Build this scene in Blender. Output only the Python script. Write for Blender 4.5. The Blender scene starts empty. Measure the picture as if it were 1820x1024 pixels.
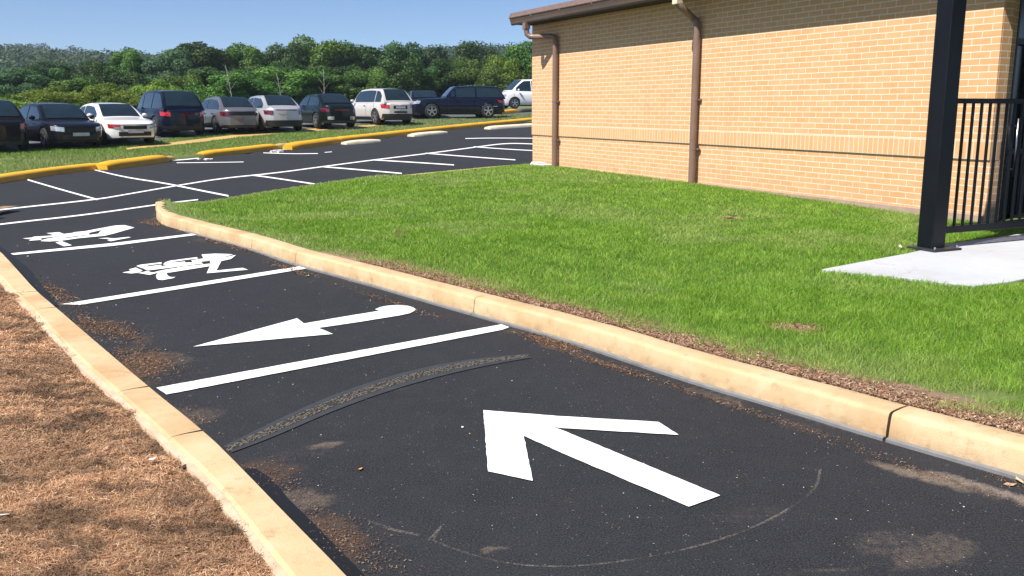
import bpy, math, random
import numpy as np
from mathutils import Vector, Matrix
random.seed(7); RNG=np.random.default_rng(7)
R=math.radians
sc=bpy.context.scene
COL=sc.collection
# ------------------------------------------------------------------ camera
F=1650.; PITCH=R(11); CAMH=1.7
cam_d=bpy.data.cameras.new('camera'); cam=bpy.data.objects.new('camera',cam_d); COL.objects.link(cam)
cam.location=(0,0,CAMH); cam.rotation_euler=(R(90)-PITCH,0,0)
cam_d.sensor_width=36; cam_d.lens=36*F/1820; cam_d.clip_end=3000; cam_d.clip_start=.05
sc.camera=cam
def g(Y):
    "height of the land: level close by, then a gentle slope up to the upper car park"
    Y=np.asarray(Y,float); t=np.clip(Y-22,0,None)
    z=np.where(t<14,.04*t*t/28,.28+.04*(t-14))
    t2=np.clip(Y-62,0,20)
    return z-np.where(Y>62,.04*t2*t2/40,0)-np.where(Y>82,.04*(np.clip(Y,82,None)-82),0)
def ray(px,py):
    a=(px-910)/F;b=(py-512)/F
    return np.array([a,math.cos(PITCH)-b*math.sin(PITCH),-math.sin(PITCH)-b*math.cos(PITCH)])
def un(px,py,dz=0.):
    "point of the land (plus dz) seen at a photo pixel"
    d=ray(px,py); lo,hi=.5,260.
    for _ in range(60):
        m=(lo+hi)/2
        if CAMH+d[2]*m>float(g(d[1]*m))+dz: lo=m
        else: hi=m
    return np.array([d[0]*lo,d[1]*lo,CAMH+d[2]*lo])
def proj(P):
    P=np.asarray(P,float); z=P[...,2]-CAMH
    Y=P[...,1]*math.cos(PITCH)-z*math.sin(PITCH); Z=P[...,1]*math.sin(PITCH)+z*math.cos(PITCH)
    Y=np.where(Y<.1,.1,Y)
    return 910+F*P[...,0]/Y,512-F*Z/Y
# ------------------------------------------------------------------ noise
def vnoise(x,y,seed=0):
    xi=np.floor(x).astype(np.int64); yi=np.floor(y).astype(np.int64); fx=x-xi; fy=y-yi
    fx=fx*fx*(3-2*fx); fy=fy*fy*(3-2*fy)
    def h(a,b):
        n=(a*374761393+b*668265263+seed*974634777)&0xffffffff
        n=((n^(n>>13))*1274126177)&0xffffffff
        return ((n^(n>>16))&0xffff)/65535.
    return (h(xi,yi)*(1-fx)+h(xi+1,yi)*fx)*(1-fy)+(h(xi,yi+1)*(1-fx)+h(xi+1,yi+1)*fx)*fy
def fbm(x,y,seed=0,o=4):
    s=0;a=.5;t=0
    for k in range(o): s=s+a*vnoise(x*2**k,y*2**k,seed+k*17); t+=a; a*=.5
    return s/t
def sstep(a,b,x): t=np.clip((x-a)/(b-a),0,1); return t*t*(3-2*t)
def inpoly(x,y,P):
    ins=np.zeros(x.shape,bool); n=len(P)
    for i in range(n):
        x1,y1=P[i][:2]; x2,y2=P[(i+1)%n][:2]
        if y1==y2: continue
        c=((y1>y)!=(y2>y))&(x<(x2-x1)*(y-y1)/(y2-y1)+x1); ins^=c
    return ins
def dist_line(x,y,P):
    d=np.full(x.shape,1e9)
    for (a,b) in zip(P[:-1],P[1:]):
        ax,ay=a[:2];bx,by=b[:2];vx,vy=bx-ax,by-ay;L=vx*vx+vy*vy+1e-12
        t=np.clip(((x-ax)*vx+(y-ay)*vy)/L,0,1); d=np.minimum(d,np.hypot(x-ax-t*vx,y-ay-t*vy))
    return d
# ------------------------------------------------------------------ tags
def tag(o,label=None,cat=None,group=None,kind=None):
    if label: o['label']=label
    if cat: o['category']=cat
    if group: o['group']=group
    if kind: o['kind']=kind
    return o
def empty(name,loc=(0,0,0),rz=0):
    o=bpy.data.objects.new(name,None); COL.objects.link(o); o.location=loc; o.rotation_euler=(0,0,rz); o.empty_display_size=.2
    return o
def link(name,me,mat=None,parent=None):
    o=bpy.data.objects.new(name,me); COL.objects.link(o)
    if mat is not None and not me.materials: me.materials.append(mat)
    if parent is not None: o.parent=parent
    return o
def copy_tree(o,parent=None):
    c=o.copy(); COL.objects.link(c); c.parent=parent
    for ch in o.children: copy_tree(ch,c)
    return c
# ------------------------------------------------------------------ mesh collector
class MB:
    def __init__(s): s.v=[]; s.f=[]; s.uv=[]; s.has=False
    def add(s,vs,fs):
        n=len(s.v); s.v+= [tuple(map(float,p)) for p in vs]; s.f+=[tuple(i+n for i in q) for q in fs]; return s
    def box(s,c,d,rz=0,ax=None):
        x,y,z=[k/2 for k in d]; vs=[(a,b,e) for a in(-x,x) for b in(-y,y) for e in(-z,z)]
        if ax is not None:
            vs=[Vector(c)+ax@Vector(p) for p in vs]
        else:
            ca,sa=math.cos(rz),math.sin(rz); vs=[(c[0]+p[0]*ca-p[1]*sa,c[1]+p[0]*sa+p[1]*ca,c[2]+p[2]) for p in vs]
        return s.add(vs,[(0,1,3,2),(4,6,7,5),(0,4,5,1),(2,3,7,6),(0,2,6,4),(1,5,7,3)])
    def tube(s,P,r,n=12,cap=True):
        P=[Vector(p) for p in P]; r=[r]*len(P) if not hasattr(r,'__len__') else r
        rings=[];up=None
        for i,p in enumerate(P):
            d=(P[min(i+1,len(P)-1)]-P[max(i-1,0)]).normalized()
            if up is None: up=Vector((0,0,1)) if abs(d.z)<.9 else Vector((1,0,0))
            a=d.cross(up).normalized(); b=a.cross(d).normalized(); up=b
            rings.append([p+r[i]*(math.cos(2*math.pi*k/n)*a+math.sin(2*math.pi*k/n)*b) for k in range(n)])
        vs=[q for g_ in rings for q in g_]; fs=[]
        for i in range(len(P)-1):
            for k in range(n): fs.append((i*n+k,i*n+(k+1)%n,(i+1)*n+(k+1)%n,(i+1)*n+k))
        if cap: fs+= [tuple(range(n))[::-1],tuple(range((len(P)-1)*n,len(P)*n))]
        return s.add(vs,fs)
    def sweep(s,P,prof,cap=True,widths=None):
        "profile (offset to the left, z) swept along ground polyline P"
        P=[np.array(p,float) for p in P]; n=len(prof); vs=[]
        for i,p in enumerate(P):
            a=P[max(i-1,0)];b=P[min(i+1,len(P)-1)]; d=(b-a)[:2]; d/=np.linalg.norm(d)+1e-9; nx,ny=-d[1],d[0]
            k=1 if widths is None else widths[i]
            for (o,z) in prof: vs.append((p[0]+nx*o*k,p[1]+ny*o*k,p[2]+z))
        fs=[]
        for i in range(len(P)-1):
            for k in range(n): fs.append((i*n+k,(i+1)*n+k,(i+1)*n+(k+1)%n,i*n+(k+1)%n))
        if cap: fs+=[tuple(range(n)),tuple(range((len(P)-1)*n,len(P)*n))[::-1]]
        return s.add(vs,fs)
    def prism(s,poly,z0,z1):
        n=len(poly); vs=[(p[0],p[1],z0) for p in poly]+[(p[0],p[1],z1) for p in poly]
        return s.add(vs,[tuple(range(n))[::-1],tuple(range(n,2*n))]+[(i,(i+1)%n,n+(i+1)%n,n+i) for i in range(n)])
    def lathe(s,prof,c,axis='y',n=24):
        m=len(prof);vs=[];fs=[]
        for k in range(n):
            a=2*math.pi*k/n
            for (r,h) in prof:
                if axis=='y': vs.append((c[0]+r*math.cos(a),c[1]+h,c[2]+r*math.sin(a)))
                else: vs.append((c[0]+r*math.cos(a),c[1]+r*math.sin(a),c[2]+h))
        for k in range(n):
            for i in range(m-1): fs.append((k*m+i,((k+1)%n)*m+i,((k+1)%n)*m+i+1,k*m+i+1))
        return s.add(vs,fs)
    def grid(s,fn,us,vs_):
        n0=[fn(u,v) for u in us for v in vs_]; m=len(vs_)
        return s.add(n0,[(i*m+j,(i+1)*m+j,(i+1)*m+j+1,i*m+j+1) for i in range(len(us)-1) for j in range(m-1)])
    def mesh(s,name,smooth=False,fix=True):
        me=bpy.data.meshes.new(name); me.from_pydata(s.v,[],s.f); me.update()
        if fix:
            import bmesh
            bm=bmesh.new(); bm.from_mesh(me); bmesh.ops.recalc_face_normals(bm,faces=bm.faces); bm.to_mesh(me); bm.free()
        if smooth:
            me.shade_smooth()
        return me
    def build(s,name,mat,parent=None,smooth=False,bevel=0,fix=True,auto=None):
        me=s.mesh(name,smooth,fix); o=link(name,me,mat,parent)
        if auto and smooth: me.set_sharp_from_angle(angle=R(auto))
        if bevel:
            b=o.modifiers.new('bevel','BEVEL'); b.width=bevel; b.segments=2; b.limit_method='ANGLE'; b.angle_limit=R(40)
        return o
def raw_mesh(name,V,faces4=None,faces3=None,cols=None,colname='col'):
    me=bpy.data.meshes.new(name); V=np.asarray(V,np.float32); me.vertices.add(len(V)); me.vertices.foreach_set('co',V.ravel())
    li=[];ls=[];n4=0
    if faces4 is not None and len(faces4): li.append(np.asarray(faces4,np.int32).ravel()); n4=len(faces4); ls.append(np.arange(n4)*4)
    if faces3 is not None and len(faces3): li.append(np.asarray(faces3,np.int32).ravel()); ls.append(n4*4+np.arange(len(faces3))*3)
    li=np.concatenate(li); ls=np.concatenate(ls).astype(np.int32)
    me.loops.add(len(li)); me.loops.foreach_set('vertex_index',li.astype(np.int32)); me.polygons.add(len(ls)); me.polygons.foreach_set('loop_start',ls)
    if cols is not None:
        a=me.attributes.new(colname,'FLOAT_COLOR','POINT'); c=np.ones((len(V),4),np.float32); c[:,:3]=cols; a.data.foreach_set('color',c.ravel())
    me.update(calc_edges=True); me.validate()
    return me
# ------------------------------------------------------------------ materials
class NT:
    def __init__(s,name):
        s.m=bpy.data.materials.new(name); s.m.use_nodes=True; s.t=s.m.node_tree; s.t.nodes.clear()
        s.out=s.t.nodes.new('ShaderNodeOutputMaterial'); s.b=s.n('BsdfPrincipled'); s.l(s.b.outputs[0],s.out.inputs[0])
    def n(s,t,**k):
        x=s.t.nodes.new('ShaderNode'+t)
        for a,b in k.items():
            if hasattr(x,a): setattr(x,a,b)
            else: x.inputs[a.replace('_',' ')].default_value=b
        return x
    def l(s,a,b): s.t.links.new(a,b)
    def val(s,v,inp):
        if hasattr(v,'is_linked') or hasattr(v,'links'): s.l(v,inp)
        else: inp.default_value=v if not (isinstance(v,tuple) and len(v)==3 and len(inp.default_value)==4) else (*v,1)
    def set(s,**k):
        for a,b in k.items(): s.val(b,s.b.inputs[a.replace('_',' ')])
        return s
    def co(s,kind='Object',scale=(1,1,1)):
        c=s.n('TexCoord'); m=s.n('Mapping'); m.inputs['Scale'].default_value=scale; s.l(c.outputs[kind],m.inputs[0]); return m.outputs[0]
    def noise(s,scale,detail=3,rough=.55,vec=None,out='Fac'):
        x=s.n('TexNoise'); x.inputs['Scale'].default_value=scale; x.inputs['Detail'].default_value=detail; x.inputs['Roughness'].default_value=rough
        s.l(vec if vec is not None else s.co(),x.inputs['Vector']); return x.outputs[out]
    def ramp(s,fac,stops,interp='LINEAR'):
        r=s.n('ValToRGB'); r.color_ramp.interpolation=interp; e=r.color_ramp.elements
        while len(e)<len(stops): e.new(.5)
        for i,(p,c) in enumerate(stops):
            e[i].position=p; e[i].color=(*c,1) if hasattr(c,'__len__') else (c,c,c,1)
        s.l(fac,r.inputs[0]); return r.outputs[0]
    def mix(s,f,a,b,mode='MIX'):
        x=s.n('Mix',data_type='RGBA',blend_type=mode); s.val(f,x.inputs[0]); s.val(a,x.inputs[6]); s.val(b,x.inputs[7]); return x.outputs[2]
    def math(s,op,a,b=0.,clamp=False):
        x=s.n('Math',operation=op,use_clamp=clamp); s.val(a,x.inputs[0]); s.val(b,x.inputs[1]); return x.outputs[0]
    def attr(s,name,out='Color'):
        x=s.n('Attribute'); x.attribute_name=name; return x.outputs[out]
    def bump(s,h,strength=.4,dist=.01):
        x=s.n('Bump'); x.inputs['Strength'].default_value=strength; x.inputs['Distance'].default_value=dist; s.l(h,x.inputs['Height']); s.l(x.outputs[0],s.b.inputs['Normal']); return s
def simple(name,col,rough=.6,metal=0.,var=.12,scale=6,bump=0,coat=0.,spec=.5):
    t=NT(name); n=t.noise(scale,4)
    a=tuple(c*(1-var) for c in col); b=tuple(min(1,c*(1+var)) for c in col)
    t.set(Base_Color=t.ramp(n,[(.3,a),(.7,b)]),Roughness=rough,Metallic=metal,Coat_Weight=coat,Coat_Roughness=.06)
    t.b.inputs['Specular IOR Level'].default_value=spec
    if bump: t.bump(t.noise(scale*12,3),bump,.004)
    return t.m
M={}
def asphalt(name,base=(.0125,.0128,.0148),dust=True):
    t=NT(name); co=t.co()
    big=t.noise(.55,5,.6,co); fine=t.noise(120,4,.8,co); mid=t.noise(38,3,.6,co)
    c=t.mix(t.ramp(big,[(.35,0),(.7,1)]),tuple(k*.82 for k in base),tuple(k*1.28 for k in base))
    c=t.mix(t.ramp(fine,[(.47,0),(.72,1)]),c,tuple(k*6.0 for k in base)); c=t.mix(t.math('MULTIPLY',t.ramp(t.noise(5,6,.85,co),[(.42,0),(.7,1)]),.55),c,tuple(k*2.6 for k in base))
    v=t.n('TexVoronoi'); v.inputs['Scale'].default_value=95; t.l(co,v.inputs['Vector'])
    spk=t.ramp(v.outputs['Color'],[(.87,0),(.97,1)]); spk2=t.math('LESS_THAN',v.outputs['Distance'],.33)
    c=t.mix(t.math('MULTIPLY',t.math('MULTIPLY',spk,spk2),.75),c,(.26,.24,.22))
    if dust:
        d=t.attr('dust','Fac'); col=t.attr('tint')
        n2=t.noise(26,6,.75,co); n3=t.noise(160,3,.7,co)
        k=t.math('ADD',t.math('MULTIPLY',n2,.55),t.math('MULTIPLY',n3,.6))
        m=t.math('MULTIPLY',t.math('SUBTRACT',t.math('ADD',d,k),1.0),2.2,True)
        m=t.math('MULTIPLY',m,t.ramp(n3,[(.25,.25),(.7,.9)]))
        c=t.mix(m,c,col)
    t.set(Base_Color=c,Roughness=t.ramp(mid,[(.3,.72),(.7,.9)]))
    t.b.inputs['Specular IOR Level'].default_value=.22
    h=t.math('ADD',t.math('MULTIPLY',v.outputs['Distance'],.7),fine); t.bump(h,.55,.004); return t.m
M['asphalt']=asphalt('asphalt'); M['asphalt_far']=asphalt('asphalt_upper',(.05,.052,.055),False)
def paint_white():
    t=NT('road_paint'); co=t.co(); n=t.noise(60,5,.8,co); w=t.noise(2.2,3,.5,co); f=t.noise(260,2,.6,co)
    wear=t.math('MULTIPLY',t.math('SUBTRACT',t.math('ADD',n,t.math('MULTIPLY',w,.6)),.97),6,True)
    c=t.mix(t.math('MULTIPLY',wear,.55),t.mix(f,(.80,.80,.80),(.88,.88,.87)),(.2,.2,.21))
    t.set(Base_Color=c,Roughness=.6); t.bump(f,.35,.003); return t.m
M['white']=paint_white()
def concrete(name,a,b,stain,sc_=3.,strength=.5,grain=.35):
    t=NT(name); co=t.co(); sz=t.n('SeparateXYZ'); t.l(co,sz.inputs[0]); n=t.noise(sc_,6,.65,co); s2=t.noise(sc_*.45,4,.6,co); f=t.noise(170,3,.6,co)
    c=t.mix(t.ramp(n,[(.3,0),(.7,1)]),a,b)
    c=t.mix(t.math('MULTIPLY',t.ramp(s2,[(.5,0),(.72,1)]),strength),c,stain)
    pit=t.ramp(t.noise(55,4,.7,co),[(.24,1),(.31,0)])
    c=t.mix(t.math('MULTIPLY',pit,.6),c,tuple(k*.35 for k in stain))
    blot=t.ramp(t.noise(11,6,.75,co),[(.56,0),(.68,1)]); c=t.mix(t.math('MULTIPLY',blot,strength*.5),c,tuple(k*.55 for k in stain))
    if name=='kerb_concrete':
        lowz=t.math('MULTIPLY',t.math('SUBTRACT',.085,sz.outputs[2]),12,True); gr=t.math('MULTIPLY',lowz,t.ramp(t.noise(4.5,6,.8,co),[(.42,0),(.66,1)])); c=t.mix(t.math('MULTIPLY',gr,.75),c,(.10,.06,.035))
        chip=t.ramp(t.noise(19,3,.6,co),[(.23,1),(.255,0)]); c=t.mix(t.math('MULTIPLY',chip,.8),c,(.10,.06,.035))
    st=t.ramp(t.noise(7,5,.8,t.co('Object',(1,1,9))),[(.55,0),(.75,1)]); c=t.mix(t.math('MULTIPLY',st,strength*.45),c,tuple(k*.8 for k in stain))
    vc=t.n('TexVoronoi',feature='DISTANCE_TO_EDGE'); vc.inputs['Scale'].default_value=1.3; dn=t.n('Mix',data_type='RGBA',blend_type='LINEAR_LIGHT'); dn.inputs[0].default_value=.12; t.l(co,dn.inputs[6]); t.l(t.noise(6,4,.7,co,'Color'),dn.inputs[7]); t.l(dn.outputs[2],vc.inputs['Vector'])
    cr=t.math('MULTIPLY',t.ramp(vc.outputs['Distance'],[(.0,1),(.006,0)]),t.ramp(t.noise(1.1,2,.5,co),[(.5,0),(.6,1)])); c=t.mix(t.math('MULTIPLY',cr,.55),c,tuple(k*.3 for k in stain))
    c=t.mix(t.math('MULTIPLY',f,grain),c,tuple(k*.62 for k in a))
    t.set(Base_Color=c,Roughness=.85); t.bump(t.math('ADD',f,t.math('MULTIPLY',n,1.5)),.5,.004); return t.m
M['kerb']=concrete('kerb_concrete',(.54,.375,.195),(.68,.51,.32),(.42,.235,.10),3.,.85,.45)
M['kerb_rough']=concrete('kerb_rough_edge',(.60,.45,.32),(.50,.36,.24),(.25,.16,.1),14)
M['gutter_strip']=concrete('grey_strip',(.17,.17,.18),(.24,.235,.23),(.1,.08,.06),9)
M['cream']=concrete('cream_concrete',(.72,.60,.42),(.80,.74,.62),(.55,.36,.16),4)
M['tan']=concrete('tan_strip',(.46,.27,.10),(.56,.38,.13),(.36,.25,.13),1.2)
M['pad']=concrete('pale_concrete',(.44,.45,.48),(.52,.53,.56),(.30,.28,.25),1.4,.3,.2)
M['stone']=concrete('white_stone',(.6,.58,.56),(.72,.7,.68),(.3,.28,.26),12)
def yellow():
    t=NT('yellow_kerb_paint'); co=t.co(); n=t.noise(1.3,5,.7,co); f=t.noise(30,4,.7,co)
    c=t.mix(t.ramp(n,[(.35,0),(.65,1)]),(.68,.33,.012),(.78,.43,.02)); c=t.mix(t.ramp(f,[(.62,0),(.78,.75)]),c,(.30,.17,.05))
    t.set(Base_Color=c,Roughness=.6); t.bump(f,.4,.01); return t.m
M['yellow']=yellow()
def brick(name,bw,bh,off=.5,c1=(.62,.335,.145),c2=(.67,.385,.18)):
    t=NT(name); uv=t.co('UV'); 
    wob=t.noise(1.7,2,.5,uv,'Color'); mp=t.n('Mix',data_type='RGBA',blend_type='LINEAR_LIGHT'); mp.inputs[0].default_value=.006; t.l(uv,mp.inputs[6]); t.l(wob,mp.inputs[7])
    b=t.n('TexBrick',offset=off); b.inputs['Scale'].default_value=1; b.inputs['Brick Width'].default_value=bw; b.inputs['Row Height'].default_value=bh
    b.inputs['Mortar Size'].default_value=.0072; b.inputs['Mortar Smooth'].default_value=.15; b.inputs['Bias'].default_value=-.1
    b.inputs['Color1'].default_value=(*c1,1); b.inputs['Color2'].default_value=(*c2,1); b.inputs['Mortar'].default_value=(.78,.70,.62,1)
    t.l(mp.outputs[2],b.inputs['Vector'])
    n=t.noise(4,5,.7,uv); f=t.noise(90,3,.7,uv)
    c=t.mix(t.math('MULTIPLY',t.ramp(n,[(.4,0),(.7,1)]),.35),b.outputs['Color'],(.74,.52,.33))
    c=t.mix(t.math('MULTIPLY',f,.25),c,(.42,.22,.09))
    sx=t.n('SeparateXYZ'); t.l(uv,sx.inputs[0]); low=t.math('MULTIPLY',t.math('SUBTRACT',.62,sx.outputs[1]),2.2,True); low=t.math('MULTIPLY',low,t.ramp(t.noise(3.5,5,.8,uv),[(.38,0),(.62,1)])); c=t.mix(t.math('MULTIPLY',low,.55),c,(.42,.24,.13))
    strk=t.ramp(t.noise(2.2,4,.7,t.co('UV',(1,.12,1))),[(.56,0),(.72,1)]); c=t.mix(t.math('MULTIPLY',strk,.18),c,(.38,.22,.12))
    spo=t.ramp(t.noise(26,2,.5,uv),[(.17,1),(.2,0)]); c=t.mix(t.math('MULTIPLY',spo,.6),c,(.2,.11,.06))
    t.set(Base_Color=c,Roughness=.88); h=t.math('SUBTRACT',t.math('MULTIPLY',f,.25),b.outputs['Fac']); t.bump(h,.5,.006); return t.m
M['brick']=brick('buff_brick',.30,.0905); M['soldier']=brick('soldier_brick',.098,.25,0.)
M['black']=simple('black_metal',(.004,.005,.008),.42,.0,.3,3,.1,.0,.3)
M['brown_metal']=simple('brown_metal',(.20,.125,.095),.42,0,.12,3,0,.2)
M['fascia']=simple('brown_roof_edge',(.15,.098,.085),.7,0,.25,14,.3)
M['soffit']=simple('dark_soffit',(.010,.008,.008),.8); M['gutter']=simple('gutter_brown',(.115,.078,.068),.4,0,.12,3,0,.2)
M['roof']=simple('brown_shingles',(.14,.09,.075),.85,0,.3,20,.4)
M['door']=simple('black_door',(.008,.008,.01),.25)
M['steel']=simple('brushed_steel',(.5,.5,.52),.3,1.)
M['plate_dark']=simple('dark_base_plate',(.02,.022,.028),.55,0,.3,20,.4)
# car materials
def carpaint(name,c,metal=.3,rough=.28):
    t=NT(name); n=t.noise(220,2,.5); col=t.mix(n,tuple(k*.9 for k in c),tuple(min(1,k*1.1) for k in c))
    t.set(Base_Color=col,Metallic=metal,Roughness=rough,Coat_Weight=.55 if max(c)<.05 else 1.,Coat_Roughness=.03)
    if max(c)<.05: t.b.inputs['Specular IOR Level'].default_value=.15
    return t.m
M['glass']=simple('car_glass',(.010,.020,.026),.04,0,.2,2,0,.6,.9)
M['tyre']=simple('tyre_rubber',(.012,.012,.013),.8)
M['rim']=simple('alloy_rim',(.55,.56,.58),.3,.85)
M['trim']=simple('black_trim',(.010,.010,.012),.5)
M['lamp_red']=simple('red_lamp',(.42,.015,.015),.15,0,.3,12,0,1.)
M['lamp_dark']=simple('smoked_red_lamp',(.10,.008,.015),.12,0,.5,12,0,1.)
M['lamp_clear']=simple('clear_lamp',(.55,.56,.6),.1,.5,.35,14,0,1.)
M['numberplate']=simple('number_plate',(.55,.57,.62),.4)
M['chrome']=simple('chrome',(.6,.6,.62),.12,1.)
# vegetation materials
def leafy(name,c1,c2,rough=.6,trans=.3,attr=None,objrand=True):
    t=NT(name)
    if attr: col=t.attr(attr)
    else:
        a=t.attr('shade','Fac'); col=t.mix(a,c1,c2)
        if objrand:
            oi=t.n('ObjectInfo'); hs=t.n('HueSaturation'); t.l(col,hs.inputs['Color'])
            t.l(t.math('ADD',t.math('MULTIPLY',oi.outputs['Random'],.035),.482),hs.inputs['Hue']); t.l(t.math('ADD',t.math('MULTIPLY',oi.outputs['Random'],.5),.75),hs.inputs['Value']); col=hs.outputs[0]
    t.val(col,t.b.inputs['Base Color']); t.b.inputs['Roughness'].default_value=rough; t.b.inputs['Specular IOR Level'].default_value=.25
    tr=t.n('BsdfTranslucent'); t.l(col,tr.inputs[0]); mx=t.n('MixShader'); mx.inputs[0].default_value=trans
    t.l(t.b.outputs[0],mx.inputs[1]); t.l(tr.outputs[0],mx.inputs[2]); t.l(mx.outputs[0],t.out.inputs[0]); return t.m
M['grass']=leafy('grass_blades',0,0,.5,.35,'col'); M['straw']=leafy('straw_fibres',0,0,.75,.1,'col')
M['litter']=leafy('leaf_litter',0,0,.8,.1,'col')
def soil(name,a,b,c3,s=5):
    t=NT(name); co=t.co(); n=t.noise(s,6,.7,co); f=t.noise(s*22,4,.7,co)
    c=t.mix(t.ramp(n,[(.3,0),(.7,1)]),a,b); c=t.mix(t.ramp(f,[(.35,0),(.75,1)]),c,c3); t.set(Base_Color=c,Roughness=.95); t.bump(f,.8,.012); return t.m
M['lawn']=soil('lawn_soil',(.075,.14,.022),(.105,.175,.03),(.14,.13,.05),1.2)
M['verge']=soil('verge_turf',(.09,.145,.03),(.12,.17,.04),(.15,.15,.06),.8)
M['verge_dark']=soil('rough_ground',(.05,.08,.02),(.07,.09,.03),(.09,.08,.04),.5)
M['mulch']=soil('mulch_soil',(.20,.115,.065),(.27,.165,.10),(.36,.24,.155),6)
M['dirt']=soil('bare_dirt',(.20,.12,.07),(.28,.17,.11),(.36,.25,.17),9)
M['bark']=simple('bark',(.10,.085,.07),.9,0,.35,5,.6)
M['bark_pale']=simple('pale_bark',(.26,.25,.22),.9,0,.35,5,.6)
# ------------------------------------------------------------------ light
sun_h=np.array([-.75,-.65])/math.hypot(.75,.65); EL=R(53)
S=Vector((sun_h[0]*math.cos(EL),sun_h[1]*math.cos(EL),math.sin(EL)))
sl=bpy.data.lights.new('sun','SUN'); sl.energy=5.0; sl.angle=R(.5); sl.color=(1,.955,.88)
so=bpy.data.objects.new('sun',sl); COL.objects.link(so); so.rotation_euler=S.to_track_quat('Z','Y').to_euler(); so.location=(0,0,30)
w=bpy.data.worlds.new('World'); sc.world=w; w.use_nodes=True; nt=w.node_tree
sky=nt.nodes.new('ShaderNodeTexSky'); sky.sky_type='NISHITA'; sky.sun_disc=False; sky.sun_elevation=EL; sky.sun_rotation=math.atan2(sun_h[0],sun_h[1])
sky.air_density=.55; sky.dust_density=.45; sky.ozone_density=5.0
bg=nt.nodes['Background']; nt.links.new(sky.outputs[0],bg.inputs[0]); bg.inputs[1].default_value=.088
sc.view_settings.view_transform='Standard'; sc.view_settings.look='None'; sc.view_settings.exposure=.68; sc.view_settings.gamma=1
# ================================================================== GROUND
def grid_mesh(xs,ys,zf,name):
    X,Y=np.meshgrid(xs,ys,indexing='ij'); V=np.stack([X.ravel(),Y.ravel(),zf(X,Y).ravel()],1)
    n=len(ys); i,j=np.meshgrid(np.arange(len(xs)-1),np.arange(n-1),indexing='ij'); a=(i*n+j).ravel()
    return V,np.stack([a,a+n,a+n+1,a+1],1)
YS=np.concatenate([np.linspace(-40,20,7),np.arange(22,84,1.5),np.array([85,90,120,200,400,900,1600])])
V,Fc=grid_mesh(np.array([-1500,-600,-300,-150,-80,-40,-20,0,20,40,80,150,300,600,1500.]),YS,lambda X,Y:g(Y)-.08,'ground')
me=raw_mesh('ground',V,Fc); tag(link('ground',me,M['verge_dark']),kind='structure')
# --- lane kerb (right) and the lawn island outline
rb_px=[(2300,1010),(1990,905),(1820,853.5),(1561,780),(1383,725),(1225,680),(1000,604),(834,559),(622,497.5),(525,472.5),(447,444),(350,418),(310,406),(284,399)]
rk_px=[(2300,885),(1990,808),(1820,763.5),(1599,709.5),(1383,655),(1198,606),(1000,551),(814,505.5),(723,485),(636,460),(559,441),(531,434),(466,418),(400,402),(345,390),(312,380)]
RB=[un(*p,0.)for p in rb_px]
RB+= [un(275,384,.0),un(283,369,.0)]
# rear edge of the island
rear_px=[(330,363),(400,352),(520,335.5),(700,312),(820,300.5),(880,294),(935,290)]
REAR=[un(*p,.15) for p in rear_px]
for p in REAR: p[2]=0
def smooth_poly(P,n=1):
    P=[np.array(p,float) for p in P]
    for _ in range(n):
        Q=[P[0]]
        for a,b in zip(P[:-1],P[1:]): Q+=[a*.75+b*.25,a*.25+b*.75]
        Q.append(P[-1]); P=Q
    return P
def resample(P,d):
    P=np.array(P); s=np.r_[0,np.cumsum(np.hypot(*(np.diff(P,axis=0)[:,:2].T)))]; n=max(2,int(s[-1]/d)); t=np.linspace(0,s[-1],n)
    return [np.array([np.interp(q,s,P[:,k]) for k in range(P.shape[1])]) for q in t]
KL=resample(smooth_poly(RB+REAR,2),.12)
KL=[np.array([p[0],p[1],0.]) for p in KL]
KW=.23
def off(P,o):
    out=[]
    for i,p in enumerate(P):
        d=(P[min(i+1,len(P)-1)]-P[max(i-1,0)])[:2]; d=d/(np.linalg.norm(d)+1e-9); out.append(np.array([p[0]-d[1]*o,p[1]+d[0]*o,p[2]]))
    return out
# kerb line runs from bottom right to the far tip, so the lawn lies on its right: use negative offsets
wc=np.array([.438,-.899]); wn=np.array([-.899,-.438])     # along the brick wall (towards the viewer), and out of it
C0=un(945,289,.25)[:2]                                    # building corner
def wpt(s,o=0.): return C0+wc*s+wn*o
inner=off(KL,-KW*.6)
E_end=wpt(14.2)
ISL=[p[:2] for p in inner]+[wpt(-.0,0),wpt(-.0,-.3),wpt(13,-.3),np.array([14,12.]),np.array([14,2.]),np.array([7,2.0])]
def lawnz(X,Y): return .135+.11*sstep(11,23,Y)*np.where(Y>20.5,sstep(.1,1.6,dist_line(X,Y,KL)),1.)+.035*(fbm(X*.5,Y*.5,5,3)-.5)*sstep(.3,1.5,dist_line(X,Y,KL))
def masked_grid(x0,x1,y0,y1,d,poly,zf,name,mat):
    xs=np.arange(x0,x1,d); ys=np.arange(y0,y1,d); V,Fq=grid_mesh(xs,ys,zf,name)
    c=V[Fq].mean(1); k=inpoly(c[:,0],c[:,1],poly); Fq=Fq[k]; used=np.unique(Fq); rm=np.full(len(V),-1); rm[used]=np.arange(len(used))
    me=raw_mesh(name,V[used],rm[Fq]); me.shade_smooth(); return link(name,me,mat)
lawn=masked_grid(-6,14,2,27,.11,ISL,lawnz,'lawn',M['lawn']); tag(lawn,kind='structure')
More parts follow.
